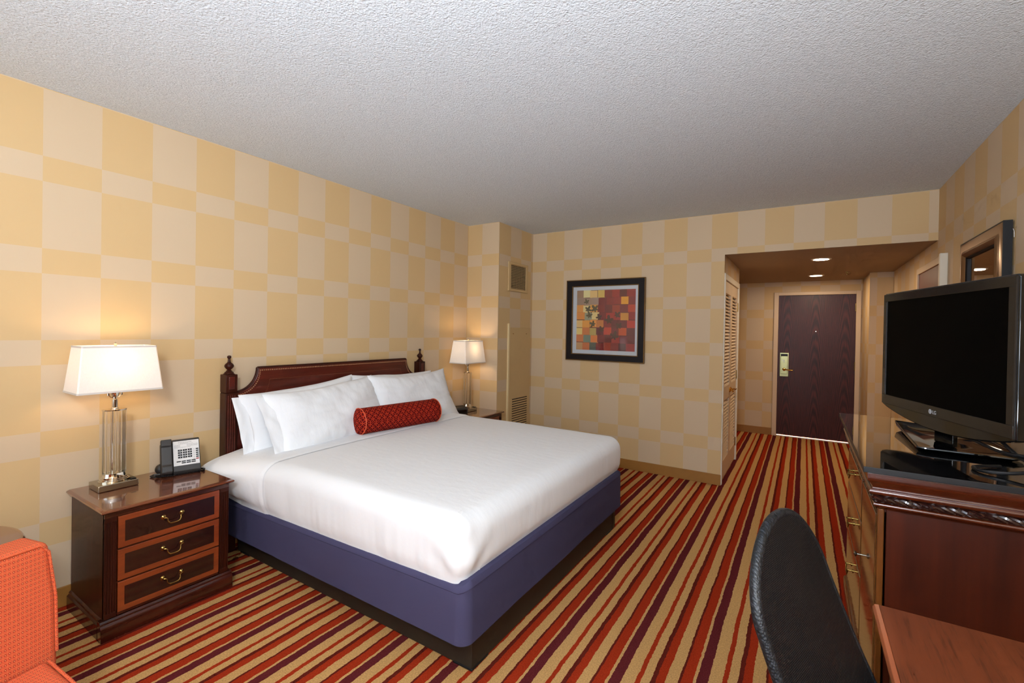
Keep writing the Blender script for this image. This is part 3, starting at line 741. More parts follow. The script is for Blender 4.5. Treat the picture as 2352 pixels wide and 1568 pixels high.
for r in range(4):
    for c in range(3):
        b = NB(); a0 = -0.012+c*0.0235; s0 = 0.112-r*0.0135
        box(b, a0, a0+0.020, s0, s0+0.0095, 0.0016, 0.0042, fm(0, 0, 0)); k_ = make('key', b, BLACKP, fp, local=True, bevel=0.0008)
for r, n in ((0, 4), (1, 3)):
    for c in range(n):
        b = NB(); a0 = -0.020+(c+r)*0.0235; s0 = 0.050-r*0.0095
        box(b, a0, a0+0.0205, s0, s0+0.006, 0.0016, 0.0036, fm(0, 0, 0)); make('key', b, BLACKP, fp, local=True, bevel=0.0008)
for r in range(6):
    b = NB(); s0 = 0.113-r*0.0115
    box(b, 0.074, 0.0875, s0, s0+0.0065, 0.0016, 0.0036, fm(0, 0, 0)); make('key', b, REDK if r == 5 else BLACKP, fp, local=True, bevel=0.0008)
b = NB(); rnd = random.Random(5)
for r in range(6):
    s0 = 0.113-r*0.0115; box(b, 0.0625, 0.069, s0+0.001, s0+0.0018, 0.0016, 0.0018, fm(0, 0, 0)); box(b, 0.0625, 0.0633, s0+0.001, s0+0.006, 0.0016, 0.0018, fm(0, 0, 0)); box(b, 0.0682, 0.069, s0+0.001, s0+0.006, 0.0016, 0.0018, fm(0, 0, 0)); box(b, 0.0625, 0.069, s0+0.0052, s0+0.006, 0.0016, 0.0018, fm(0, 0, 0))
for s0, a0, a1, h in ((0.162, -0.01, 0.055, 0.0022), (0.157, 0.0, 0.04, 0.0010), (0.1535, -0.008, 0.062, 0.0013)):
    a = a0
    while a < a1: w_ = rnd.uniform(0.003, 0.008); box(b, a, min(a1, a+w_), s0, s0+h, 0.0016, 0.0018, fm(0, 0, 0)); a += w_+0.0012
for k in range(7):
    s0 = 0.149-k*0.0028
    for a0, a1 in ((-0.028, 0.0 if k < 5 else 0.03), (0.032, 0.086 if k < 5 else 0.05)):
        a = a0
        while a < a1: w_ = rnd.uniform(0.003, 0.010); box(b, a, min(a1, a+w_), s0, s0+0.0008, 0.0016, 0.0018, fm(0, 0, 0)); a += w_+0.0016
make('printed_lines', b, INK, fp, local=True)
b = NB()
for r in range(4):
    for c in range(3):
        a0 = -0.012+c*0.0235+0.0085; s0 = 0.112-r*0.0135+0.003
        box(b, a0, a0+0.003, s0, s0+0.0035, 0.0042, 0.0044, fm(0, 0, 0))
make('key_digits', b, WHITEP, fp, local=True)
b = NB(); pts = []
path = [Vector((-0.02, -0.115, 0.008)), Vector((0.0, -0.10, 0.008)), Vector((0.018, -0.06, 0.008)), Vector((0.022, 0.0, 0.008)), Vector((0.020, 0.06, 0.008)), Vector((0.012, 0.108, 0.008)), Vector((-0.015, 0.115, 0.008)), Vector((-0.04, 0.10, 0.008))]
def along(path, u):
    n = len(path)-1; f = min(u*n, n-1e-6); i = int(f); return path[i].lerp(path[i+1], f-i), (path[i+1]-path[i]).normalized()
for k in range(420):
    p, tg = along(path, k/419); s_ = tg.cross(Vector((0, 0, 1))); a = k*0.95
    pts.append(p+s_*0.0042*math.cos(a)+Vector((0, 0, 1))*0.0042*math.sin(a))
tube(b, pts, 0.0013, 5); make('coiled_cord', b, BLACKP, t, local=True, smooth=True)
b = NB(); sphere(b, (-0.075, -0.085, 0.03), 0.03, 16); make('rear_foot', b, PHONEP, t, local=True, smooth=True)
b = NB(); tube(b, [(-0.05, -0.06, 0.006), (-0.06, -0.12, 0.006), (-0.04, -0.135, 0.006), (-0.005, -0.12, 0.006)], 0.005, 8); make('line_plug', b, PHONEP, t, local=True, smooth=True)
# clock radio on the far nightstand
t = thing('clock_radio', 'small black clock radio beside the far lamp, partly behind a pillow', 'clock', (0.26, 3.675, 0.607), -0.35)
b = NB(); prism(b, [(0.045, 0.001), (0.052, 0.05), (0.03, 0.072), (-0.05, 0.078), (-0.055, 0.001)], 'y', -0.075, 0.075); make('case', b, PHONEP, t, local=True, bevel=0.005)
b = NB(); box(b, 0.0505, 0.0535, -0.06, 0.06, 0.014, 0.046); make('display', b, GLOSSB, t, local=True, bevel=0.001)
# ---------------------------------------------------------------- bed
BEDX, Y0B, Y1B = 2.062, 1.482, 3.362
bed = thing('bed', 'king bed with dark wooden headboard and navy wrapped box spring', 'bed', (1.05, 2.43, 0))
b = NB(); box(b, 0.12, 2.037, 1.580, 3.297, 0.004, 0.200); make('platform_base', b, BASEF, bed, bevel=0.004)
for x, y in ((1.98, 1.64), (1.98, 3.24), (0.2, 1.64), (0.2, 3.24)):
    b = NB(); box(b, x-0.045, x+0.060, y-0.063, y+0.063, 0.0, 0.012); make('glide_foot', b, BLACKP, bed, bevel=0.004)
b = NB(); box(b, 2.0, 2.04, 3.290, 3.345, 0.004, 0.2); make('corner_leg', b, BLACKP, bed, bevel=0.004)
def outline(x0, x1, y0, y1, r, step=0.02):
    """open at the head: near head corner -> foot near -> foot far -> far head corner; returns (x, y, nx, ny)"""
    pts = []
    n = max(2, int((x1-r-x0)/step))
    for i in range(n): pts.append((x0+(x1-r-x0)*i/n, y0, 0, -1))
    for i in range(13):
        a = -PI/2+PI/2*i/12; pts.append((x1-r+r*math.cos(a), y0+r+r*math.sin(a), math.cos(a), math.sin(a)))
    n = max(2, int((y1-y0-2*r)/step))
    for i in range(1, n): pts.append((x1, y0+r+(y1-y0-2*r)*i/n, 1, 0))
    for i in range(13):
        a = PI/2*i/12; pts.append((x1-r+r*math.cos(a), y1-r+r*math.sin(a), math.cos(a), math.sin(a)))
    n = max(2, int((x1-r-x0)/step))
    for i in range(1, n+1): pts.append((x1-r-(x1-r-x0)*i/n, y1, 0, 1))
    return pts
def nz(x, y, z, s=0): return noise.noise(Vector((x+s*17.3, y-s*5.1, z+s*2.7)))
b = NB(); ol = outline(0.10, 2.092, 1.456, 3.352, 0.055, 0.03); rings = []
levels = [(0.188, -0.020), (0.184, -0.003), (0.186, 0.000), (0.202, 0.0005), (0.204, -0.001), (0.23, -0.001), (0.28, -0.001), (0.33, -0.001), (0.37, -0.002), (0.393, -0.004), (0.397, -0.001), (0.408, -0.003), (0.420, -0.010), (0.424, -0.026)]
for z, off in levels:
    ring = []
    for x, y, nx, ny in ol:
        w_ = 0.004*nz(x*2.2, y*2.2, z*3)+0.006*nz(x*0.9, y*0.9, z*1.5, 3)
        zz = z
        wx = nx*nx if nx > 0 else 0.0
        zt_ = 0.447*wx+(1-wx)*((0.385+0.038*min(1, x/2.0)) if y < 2.4 else 0.43)
        if z > 0.30: zz = 0.30+(z-0.30)*(zt_-0.30)/(0.424-0.30)
        ring.append(b.verts.new((x+nx*(off+w_), y+ny*(off+w_), zz)))
    rings.append(ring)
for A, B_ in zip(rings, rings[1:]):
    for k in range(len(A)-1): b.faces.new((A[k], A[k+1], B_[k+1], B_[k]))
b.faces.new(rings[0][::-1]); b.faces.new(rings[-1]); b.faces.new([r[0] for r in rings]+[r[-1] for r in rings[::-1]])
make('wrapped_box_spring', b, NAVY, bed, smooth=True)
b = NB(); box(b, 0.115, 2.0, 1.55, 3.30, 0.425, 0.64); make('mattress', b, SHEET, bed, bevel=0.05, seg=4)
# headboard
ya, yb = 1.511, 3.349
for yy, s in ((ya, 1), (yb-0.072, 1)):
    b = NB(); x0, x1 = 0.012, 0.088
    box(b, x0, x1, yy, yy+0.072, 0.0, 1.028); box(b, x0+0.002, x1-0.002, yy+0.002, yy+0.070, 1.028, 1.034); box(b, x0, x1, yy, yy+0.072, 1.034, 1.150)
    prism(b, [(yy+0.010, 1.150), (yy+0.062, 1.150), (yy+0.055, 1.157), (yy+0.017, 1.157)], 'x', x0+0.01, x1-0.01)
    p = make('post', b, MAHOG, bed, bevel=0.004)
    b = NB()
    for k in range(4): box(b, x1-0.001, x1+0.003, yy+0.012+k*0.0135, yy+0.019+k*0.0135, 0.5, 1.015)
    box(b, x1-0.001, x1+0.0025, yy+0.018, yy+0.054, 1.055, 1.135)
    make('reeding', b, HEADW, p, bevel=0.0015)
    b = NB(); cx, cy = 0.05, yy+0.036
    lathe(b, [(0.001, 1.155), (0.026, 1.156), (0.027, 1.163), (0.020, 1.168), (0.017, 1.173), (0.0115, 1.178), (0.012, 1.181), (0.022, 1.190), (0.0275, 1.200), (0.027, 1.209), (0.021, 1.219), (0.012, 1.226), (0.009, 1.232), (0.0075, 1.245), (0.0075, 1.252), (0.011, 1.256), (0.0125, 1.262), (0.0115, 1.268), (0.006, 1.272), (0.001, 1.273)], (cx, cy, 0), 28)
    make('finial', b, MAHOG, p, smooth=True)
curve = [(ya+0.070, 1.022)]+[(1.584+0.150*math.sin(PI/2*k/14), 1.178-0.155*math.cos(PI/2*k/14)) for k in range(15)]+[(1.736, 1.178)]
mir = [(ya+yb-y, z) for y, z in curve[::-1]]
top = curve+mir
b = NB(); prism(b, [(ya+0.070, 0.45)]+top+[(yb-0.070, 0.45)], 'x', 0.028, 0.062); hb = make('headboard_panel', b, HEADW, bed, bevel=0.002)
b = NB(); tube(b, [(0.046, y, z+0.002) for y, z in top], 0.011, 8); make('top_moulding', b, MAHOG, hb, smooth=True)
def resample(pl, step):
    out = []; carry = 0
    for (a0, a1), (b0, b1) in zip(pl, pl[1:]):
        L_ = math.hypot(b0-a0, b1-a1); d = carry
        while d < L_: out.append((a0+(b0-a0)*d/L_, a1+(b1-a1)*d/L_)); d += step
        carry = d-L_
    return out
b = NB()
for y, z in resample(top, 0.0135):
    cyy = 2.43; zz = z-0.013
    yy = y+(0.010 if y < 1.75 else (-0.010 if y > 3.11 else 0))
    box(b, 0.060, 0.0655, yy-0.003, yy+0.003, zz-0.0035, zz+0.0035)
make('bead_trim', b, simple('pale_bead_inlay', srgb(176, 128, 92), 0.4), hb)
inner = [(1.735, 0.95)]+[(1.68+0.11*math.sin(PI/2*k/10)+0.02, 1.075-0.13*math.cos(PI/2*k/10)+0.02) for k in range(3, 11)]+[(1.815, 1.098)]
inn = inner+[(ya+yb-y, z) for y, z in inner[::-1]]
b = NB()
for y, z in resample(inn, 0.011): box(b, 0.0615, 0.0635, y-0.002, y+0.002, z-0.0015, z+0.0015)
make('string_inlay', b, simple('tan_string_inlay', srgb(140, 84, 56), 0.4), hb)
# bedding: white cover over the mattress
CX0, CX1, CY0, CY1, CZT, CR = 0.105, 2.072, 1.463, 3.372, 0.688, 0.085
def cover_disp(x, y, z, nx, ny, nzv):
    """displacement of the cover's skin at a base point with unit normal"""
    side = math.hypot(nx, ny)
    low = max(0.0, min(1.0, (CZT-z)/0.27))
    d = 0.0
    if side > 0.05:
        s = x if abs(ny) > abs(nx) else y
        am = 0.0075 if (abs(ny) > 0.5 and y < 2.4) else 0.003
        d += am*low*(noise.noise(Vector((s*11, z*1.2, 1.3)))+0.6*noise.noise(Vector((s*26, z*2.0, 4.1))))*side
        d += 0.010*math.sin(PI*min(1, low))*side*0.9           # soft belly of the side
        cx, cy = x-(CX1-0.04), y-(CY0+0.04)                    # foot corner pleats
        g = math.exp(-(cx*cx+cy*cy)/0.012)
        d += g*0.012*math.sin(26*(cx-cy)+z*38)*low**0.5
    d += 0.004*noise.noise(Vector((x*2.0, y*2.0, z*2.0)))
    if side > 0.05:                                            # tucked in behind the navy wrap
        wx = min(1.0, nx*nx/(side*side)) if nx > 0 else 0.0
        zt_ = 0.447*wx+(1-wx)*((0.385+0.038*min(1, x/2.0)) if y < 2.4 else 0.43)
        tp = max(0.0, min(1.0, (z-zt_+0.012)/0.05)); tp = tp*tp*(3-2*tp)
        d = d*tp-0.012*(1-tp)
    return d
def cover_pt(x, y, z, nx, ny, nzv, extra=0.0):
    d = cover_disp(x, y, z, nx, ny, nzv)+extra
    X, Y, Z = x+nx*d, y+ny*d, z+nzv*d
    # loose bulge of untucked linen by the nearer nightstand
    if y < 2.4:
        k = math.exp(-((x-0.10)/0.42)**2)
        edge = math.exp(-((y-CY0)/0.20)**2)
        low = max(0.0, min(1.0, (CZT-z)/0.27))
        q = k*edge
        Y -= 0.105*q*math.sin(PI*min(1.0, 0.16+0.84*low))**0.5
        Z -= 0.055*q*(1-low*0.8)
        Z += 0.045*q*low
    X += 0
    Z += 0.006*math.sin(PI*max(0, min(1, (x-CX0)/(CX1-CX0))))*max(0, nzv)
    return (X, Y, Z)
def hem(x, y):
    base = 0.402 if y > CY0+0.1 else 0.402
    z = 0.425+0.006*nz(x*3, y*3, 0, 2)
    if y < CY0+0.12: z = 0.365+0.007*nz(x*3, 0, 0, 5)+0.020*math.exp(-((x-2.0)/0.25)**2)
    return z
b = NB(); ol = outline(CX0, CX1, CY0, CY1, 0.07, 0.012); rings = []
# inner return of the hem, side, rolled edge, top
for j in range(9):
    ring = []
    for x, y, nx, ny in ol:
        h = hem(x, y); z = h+(CZT-CR-h)*j/8
        ring.append(b.verts.new(cover_pt(x, y, z, nx, ny, 0)))
    if j == 0:
        r0 = [b.verts.new((v.co.x-p[2]*0.014, v.co.y-p[3]*0.014, v.co.z+0.004)) for v, p in zip(ring, ol)]; rings.append(r0)
    rings.append(ring)
for j in range(1, 9):
    a = PI/2*j/8; ring = []
    for x, y, nx, ny in ol:
        ins = CR*(1-math.cos(a)); z = CZT-CR+CR*math.sin(a)
        ring.append(b.verts.new(cover_pt(x-nx*ins, y-ny*ins, z, nx*math.cos(a), ny*math.cos(a), math.sin(a))))
    rings.append(ring)
for A, B_ in zip(rings, rings[1:]):
    for k in range(len(A)-1): b.faces.new((A[k], A[k+1], B_[k+1], B_[k]))
# top: bridge near-side points to far-side points across the bed
last = rings[-1]; n = len(ol)
def coreP(p): return Vector((p[0]-p[2]*CR, p[1]-p[3]*CR))
core = [coreP(p) for p in ol]
ctr = 2.42
steps = 26
prev = last
for s_ in range(1, steps+1):
    f = s_/steps; ring = []
    for k, c in enumerate(core):
        tx_ = min(c.x, CX1-0.95); q = Vector((tx_ if c.x > tx_ else c.x, ctr))
        p = c.lerp(q, f)
        ring.append(b.verts.new(cover_pt(p.x, p.y, CZT, 0, 0, 1)))
    for k in range(n-1): b.faces.new((prev[k], prev[k+1], ring[k+1], ring[k]))
    prev = ring
bmesh.ops.remove_doubles(b, verts=b.verts, dist=1e-5)
bmesh.ops.dissolve_degenerate(b, edges=b.edges, dist=1e-6)
cov = make('bed_cover', b, SHEET, smooth=True)
for m in list(cov.modifiers): cov.modifiers.remove(m)
tag(cov, 'plain white cover tucked over the king mattress', 'bed cover')
# turned-back sheet band across the head
b = NB(); rows = []
xs = [0.16+0.50*i/40 for i in range(41)]
for x in xs:
    row = []; e = 0.005
    sec = []
    for j in range(8): h = hem(x, CY0)+0.004; sec.append((CY0, h+(CZT-CR-h)*j/8, -1, 0))
    for j in range(0, 9): a = PI/2*j/8; sec.append((CY0+CR*(1-math.cos(a)), CZT-CR+CR*math.sin(a), -math.cos(a), math.sin(a)))
    for j in range(1, 60): sec.append((CY0+CR+(CY1-CY0-2*CR)*j/60, CZT, 0, 1))
    for j in range(8, -1, -1): a = PI/2*j/8; sec.append((CY1-CR*(1-math.cos(a)), CZT-CR+CR*math.sin(a), math.cos(a), math.sin(a)))
    for j in range(7, -1, -1): h = 0.44; sec.append((CY1, h+(CZT-CR-h)*j/8, 1, 0))
    edge = 1.0 if x > 0.645 else 0
    for y, z, ny, nzv in sec:
        ee = e*(1-edge)+0.0015*edge + (0.0022 if 0.60 < x < 0.61 else 0)
        row.append(b.verts.new(cover_pt(x, y, z, 0, ny, nzv, ee+0.001)))
    rows.append(row)
for A, B_ in zip(rows, rows[1:]):
    for k in range(len(A)-1): b.faces.new((A[k], A[k+1], B_[k+1], B_[k]))
fo = make('turned_back_sheet', b, PILLOW, cov, smooth=True)
for m in list(fo.modifiers): fo.modifiers.remove(m)
# pillows
def pillow(W, H, Th, seed, loc, rot, label, bend=0.0, ears=1.0):
    b = NB(); NU, NV = 56, 36; rnd = random.Random(seed)
    def pt(i, j, sgn):
        u = -1+2*i/NU; v = -1+2*j/NV
        ey = 1-0.055*(1-u*u)*ears; ex = 1-0.050*(1-v*v)*ears
        y = W/2*u*ex; z = H/2*v*ey
        tk = Th/2*(max(0, (1-abs(u)**3.2))*max(0, (1-abs(v)**2.6)))**0.55
        w_ = 0.015*noise.noise(Vector((u*2.2+seed, v*2.2, sgn)))+0.004*noise.noise(Vector((u*7+seed*3, v*5, sgn*2)))
        cr = (1-abs(u)**2)*(1-abs(v)**2)
        # radiating creases at the seams
        w2 = 0.010*noise.noise(Vector((u*11+seed, 0.3, v*1.4)))*abs(v)**1.5 + 0.010*noise.noise(Vector((0.7, v*11+seed, u*1.4)))*abs(u)**2
        tt = tk*(1+0.0)+(w_*min(1, cr*3)+w2*min(1, cr*5))
        x = sgn*max(0.0015, tt)
        z += bend*(u*u)*0.02 + 0.008*noise.noise(Vector((u*1.7, seed, 0)))*(v > 0)
        x += bend*0.5*(v*v)*0.03
        return (x, y, z)
    G = {}
    for sgn in (1, -1):
        for i in range(NU+1):
            for j in range(NV+1): G[sgn, i, j] = b.verts.new(pt(i, j, sgn))
    for sgn in (1, -1):
        for i in range(NU):
            for j in range(NV): b.faces.new((G[sgn, i, j], G[sgn, i+1, j], G[sgn, i+1, j+1], G[sgn, i, j+1]))
    for i in range(NU):
        for j in (0, NV): b.faces.new((G[1, i, j], G[1, i+1, j], G[-1, i+1, j], G[-1, i, j]))
    for j in range(NV):
        for i in (0, NU): b.faces.new((G[1, i, j], G[1, i, j+1], G[-1, i, j+1], G[-1, i, j]))
    o = make('pillow', b, PILLOW, smooth=True)
    for m in list(o.modifiers): o.modifiers.remove(m)
    o.location = loc; o.rotation_euler = rot
    return tag(o, label, 'pillow', 'white pillows against the headboard')
# hem flap: open end of a case, as a child
def flap(par, W, H, seed):
    b = NB(); rows = []
    for i in range(9):
        row = []
        for j in range(25):
            v = -1+2*j/24; f = i/8
            y = -W/2*(0.93+0.16*f)+0.0; z = H/2*v*(0.97+0.03*f)
            x = 0.030*math.sin(PI*(v+1)/2)*(1-f*0.35)+0.010*noise.noise(Vector((v*3, f*2, seed)))
            row.append(b.verts.new((x, y, z)))
        rows.append(row)
    for A, B_ in zip(rows, rows[1:]):
        for k in range(len(A)-1): b.faces.new((A[k], A[k+1], B_[k+1], B_[k]))
    q = make('open_case_hem', b, PILLOW, par, local=True, smooth=True)
    for m in list(q.modifiers): q.modifiers.remove(m)
R = math.radians
pA = pillow(0.90, 0.43, 0.17, 2, (0.205, 2.010, 0.838), (0.075, R(-14), R(1)), 'white pillow behind, on the side nearer the telephone', 0.4)
pB = pillow(0.95, 0.44, 0.20, 5, (0.370, 2.105, 0.845), (0.062, R(-25), R(4)), 'large white pillow in front, on the side nearer the telephone', 0.6)
pC = pillow(0.92, 0.46, 0.16, 8, (0.195, 2.885, 0.845), (-0.02, R(-14), R(-2)), 'white pillow behind, on the side of the far lamp', 0.3)
pD = pillow(0.96, 0.47, 0.19, 11, (0.355, 2.965, 0.850), (0.0, R(-25), R(2)), 'large white pillow behind the red bolster', 1.0, 1.5)
flap(pA, 0.90, 0.43, 1); flap(pB, 0.95, 0.44, 4)
# bolster
t = thing('bolster', 'red cylindrical bolster with orange circle lattice on the bed', 'bolster', (0.562, 2.56, 0.790), R(-8.5))
b = NB(); Rr, Lb = 0.094, 0.345; prof = []; n = 44
pr = [(0.001, -Lb-0.034), (0.03, -Lb-0.032), (0.06, -Lb-0.025), (0.082, -Lb-0.013), (Rr, -Lb)]
rings = []
stations = pr+[(Rr*(1+0.01*math.sin(PI*k/12)), -Lb+2*Lb*k/12) for k in range(1, 12)]+[(Rr, Lb), (0.082, Lb+0.012), (0.06, Lb+0.018), (0.03, Lb+0.02), (0.001, Lb+0.02)]
for r_, s_ in stations:
    rings.append([b.verts.new((r_*math.cos(2*PI*k/n), s_, r_*math.sin(2*PI*k/n))) for k in range(n)])
uvl = b.loops.layers.uv.new('UVMap')
for i, (A, B_) in enumerate(zip(rings, rings[1:])):
    cap = i < 4 or i >= len(rings)-5
    for k in range(n):
        f = b.faces.new((A[k], A[(k+1) % n], B_[(k+1) % n], B_[k]))
        for lp, (ri, kk) in zip(f.loops, ((i, k), (i, k+1), (i+1, k+1), (i+1, k))):
            if cap: lp[uvl].uv = (lp.vert.co.x, lp.vert.co.z)
            else: lp[uvl].uv = (2*PI*Rr*kk/n, stations[ri][1])
me_b = b; bmesh.ops.recalc_face_normals(b, faces=b.faces)
me = bpy.data.meshes.new('cushion'); b.to_mesh(me); b.free(); me.materials.append(BOLST)
for p in me.polygons: p.use_smooth = True
o = bpy.data.objects.new('cushion', me); COL.objects.link(o); o.parent = t
for s_, off in ((-1, 0), (1, 0.0)):
    b = NB(); tube(b, [((Rr+0.001)*math.cos(2*PI*k/n), s_*Lb, (Rr+0.001)*math.sin(2*PI*k/n)) for k in range(n)], 0.0032, 6, closed=True); make('piping', b, PIPING, t, local=True, smooth=True)
# ---------------------------------------------------------------- dresser
XF, YN, YFF = 3.448, 2.052, 3.255
dr = thing('dresser', 'tall cherry dresser with rope moulding and black granite top', 'dresser', (3.77, 2.65, 0))
b = NB(); box(b, XF-0.050, 4.085, YN-0.052, YFF+0.045, 1.0, 1.02); q = make('granite_top', b, [GRANITE, GRANE], dr, bevel=0.0015); facemat(q, lambda p: 0 if p.normal.z > 0.5 else 1)
b = NB(); box(b, XF+0.022, 4.08, YN+0.006, YN+0.026, 0.08, 0.872); box(b, XF+0.022, 4.08, YFF-0.02, YFF, 0.08, 0.872); box(b, 4.06, 4.08, YN+0.026, YFF-0.02, 0.08, 0.872); box(b, XF+0.022, 4.06, YN+0.026, YFF-0.02, 0.08, 0.1); box(b, XF+0.01, 4.08, YN+0.01, YFF-0.01, 0.855, 0.875)
make('carcass', b, DRESSW, dr, bevel=0.002)
b = NB(); box(b, XF-0.002, XF+0.016, YN, YN+0.028, 0.085, 0.868); make('corner_post', b, POSTW, dr, bevel=0.003)
def mould(nm, prof, mat, bev=0.0):
    b = NB(); rings = []
    for (X, Y, ox, oy) in ((XF, YFF, -1, 1), (XF, YN, -1, -1), (4.08, YN, 0, -1)):
        rings.append([b.verts.new((X+ox*o_, Y+oy*o_, z)) for o_, z in prof])
    rings.insert(0, [b.verts.new((4.08, YFF+o_, z)) for o_, z in prof])
    m = len(prof)
    for A, B_ in zip(rings, rings[1:]):
        for k in range(m): b.faces.new((A[k], A[(k+1) % m], B_[(k+1) % m], B_[k]))
    b.faces.new(rings[0]); b.faces.new(rings[-1][::-1])
    return make(nm, b, mat, dr, smooth=True)
def arc(c, r, a0, a1, n=7, sx=1.0): return [(c[0]+sx*r*math.cos(R(a0+(a1-a0)*k/n)), c[1]+r*math.sin(R(a0+(a1-a0)*k/n))) for k in range(n+1)]
mould('cornice', [(-0.02, 0.999), (0.036, 0.999), (0.037, 0.992), (0.036, 0.972), (0.031, 0.966)]+[(0.031-0.012*math.sin(PI/2*k/5), 0.966-0.026*k/5) for k in range(1, 5)]+arc((0.018, 0.931), 0.0115, 75, -75, 8)+[(0.018, 0.917), (-0.02, 0.917)], MOULD)
mould('lower_bead', [(-0.02, 0.893), (0.008, 0.893)]+arc((0.008, 0.884), 0.0085, 80, -80, 7)+[(0.006, 0.872), (0.002, 0.868), (-0.02, 0.868)], MOULD)
mould('rope_back', [(-0.02, 0.917), (0.010, 0.917), (0.010, 0.893), (-0.02, 0.893)], ROPEW)
b = NB()
def rope(b, p0, p1, r, pitch):
    p0, p1 = Vector(p0), Vector(p1); d = p1-p0; L_ = d.length; d.normalize(); up = Vector((0, 0, 1)); s_ = d.cross(up)
    for st in range(3):
        pts = []
        m = int(L_/pitch*18)
        for k in range(m+1):
            a = 2*PI*k/18+2*PI*st/3
            pts.append(p0+d*(L_*k/m)+up*(r*0.5*math.cos(a))+s_*(r*0.5*math.sin(a)))
        tube(b, pts, r*0.56, 6)
rope(b, (XF-0.012, YFF, 0.905), (XF-0.012, YN-0.012, 0.905), 0.0115, 0.072); rope(b, (XF-0.012, YN-0.012, 0.905), (4.08, YN-0.012, 0.905), 0.0115, 0.072)
make('rope_moulding', b, ROPEW, dr, smooth=True)
mould('plinth', [(-0.02, 0.0), (0.014, 0.0), (0.014, 0.085), (0.008, 0.096), (0.0, 0.1), (-0.02, 0.1)], MOULD)
YS = 2.515
b = NB(); box(b, XF+0.004, XF+0.02, YN+0.028, YFF, 0.845, 0.868); box(b, XF+0.004, XF+0.02, YFF-0.03, YFF, 0.1, 0.845); box(b, XF+0.004, XF+0.02, YS-0.012, YS+0.012, 0.1, 0.845)
make('face_frame', b, FRONTW, dr, bevel=0.001)
for z0, z1 in ((0.66, 0.84), (0.42, 0.65), (0.105, 0.41)):
    b = NB(); box(b, XF-0.006, XF+0.016, YS+0.014, YFF-0.034, z0, z1); q = make('drawer', b, FRONTW, dr, bevel=0.003)
    for yc in (2.875,):
        zc = {0.66: 0.785, 0.42: 0.540, 0.105: 0.306}[z0]; b = NB()
        for s_ in (-1, 1):
            lathe(b, [(0.010, 0), (0.010, 0.002), (0.004, 0.004), (0.004, 0.022), (0.006, 0.024), (0.001, 0.027)], seg=14, mat=Matrix.Translation((XF-0.006, yc+s_*0.04, zc)) @ Matrix.Rotation(-PI/2, 4, 'Y'))
        tube(b, [(XF-0.026, yc-0.04, zc), (XF-0.028, yc-0.036, zc-0.012), (XF-0.030, yc-0.028, zc-0.024), (XF-0.030, yc+0.028, zc-0.024), (XF-0.028, yc+0.036, zc-0.012), (XF-0.026, yc+0.04, zc)], 0.003, 7)
        make('bail_pull', b, BRASS, q, smooth=True)
b = NB(); box(b, XF-0.006, XF+0.016, YN+0.030, YS-0.014, 0.105, 0.84); q = make('cabinet_door', b, FRONTW, dr, bevel=0.003)
b = NB(); lathe(b, [(0.004, 0), (0.004, 0.016), (0.011, 0.020), (0.012, 0.024), (0.008, 0.028), (0.001, 0.029)], seg=16, mat=Matrix.Translation((XF-0.006, YS-0.045, 0.534)) @ Matrix.Rotation(-PI/2, 4, 'Y')); make('knob', b, SATIN, q, smooth=True)
# ---------------------------------------------------------------- television
TVC = (3.672, 2.536); TVA = R(197.2)
t = thing('television', 'black flat screen television on the granite topped dresser', 'television', (TVC[0], TVC[1], 1.02), TVA)
HW = 0.421; zt, zb, zm = 0.663, 0.117, 0.064
b = NB()
low = [(-HW+2*HW*k/24, zb-(zb-zm)*math.sin(PI*k/24)**0.8) for k in range(25)]
outer = [(-HW, zt-0.008), (-HW+0.008, zt), (HW-0.008, zt), (HW, zt-0.008)]
prism(b, [(y, z) for y, z in low[::-1]]+[(-HW, zt-0.008), (-HW+0.008, zt), (HW-0.008, zt), (HW, zt-0.008)], 'x', -0.042, -0.006)
make('glossy_surround', b, GLOSSB, t, local=True, bevel=0.004)
b = NB(); SH, s0, s1 = 0.384, 0.166, 0.622
fz0, fz1 = 0.122, 0.657
for q in ((-HW+0.006, HW-0.006, s1, fz1), (-HW+0.006, HW-0.006, fz0, s0), (-HW+0.006, -SH, s0, s1), (SH, HW-0.006, s0, s1)): box(b, -0.008, 0.0, q[0], q[1], q[2], q[3])
make('bezel', b, BEZEL, t, local=True, bevel=0.0012)
b = NB(); box(b, -0.0075, -0.004, -SH-0.001, SH+0.001, s0-0.001, s1+0.001); make('screen', b, SCREEN, t, local=True)
b = NB(); box(b, -0.0045, 0.0005, -SH-0.006, -SH-0.0035, s0+0.01, s1-0.004); make('side_light_strip', b, GREYM, t, local=True)
b = NB(); box(b, -0.075, -0.042, -HW+0.012, HW-0.012, 0.12, zt-0.012); box(b, -0.105, -0.075, -HW+0.06, HW-0.06, 0.15, 0.60); make('rear_casing', b, GREYM, t, local=True, bevel=0.008)
b = NB(); prism(b, [(-0.058, -0.05), (-0.035, -0.06), (-0.035, 0.06), (-0.058, 0.05)], 'z', 0.012, 0.13); make('stand_neck', b, GLOSSB, t, local=True, bevel=0.004)
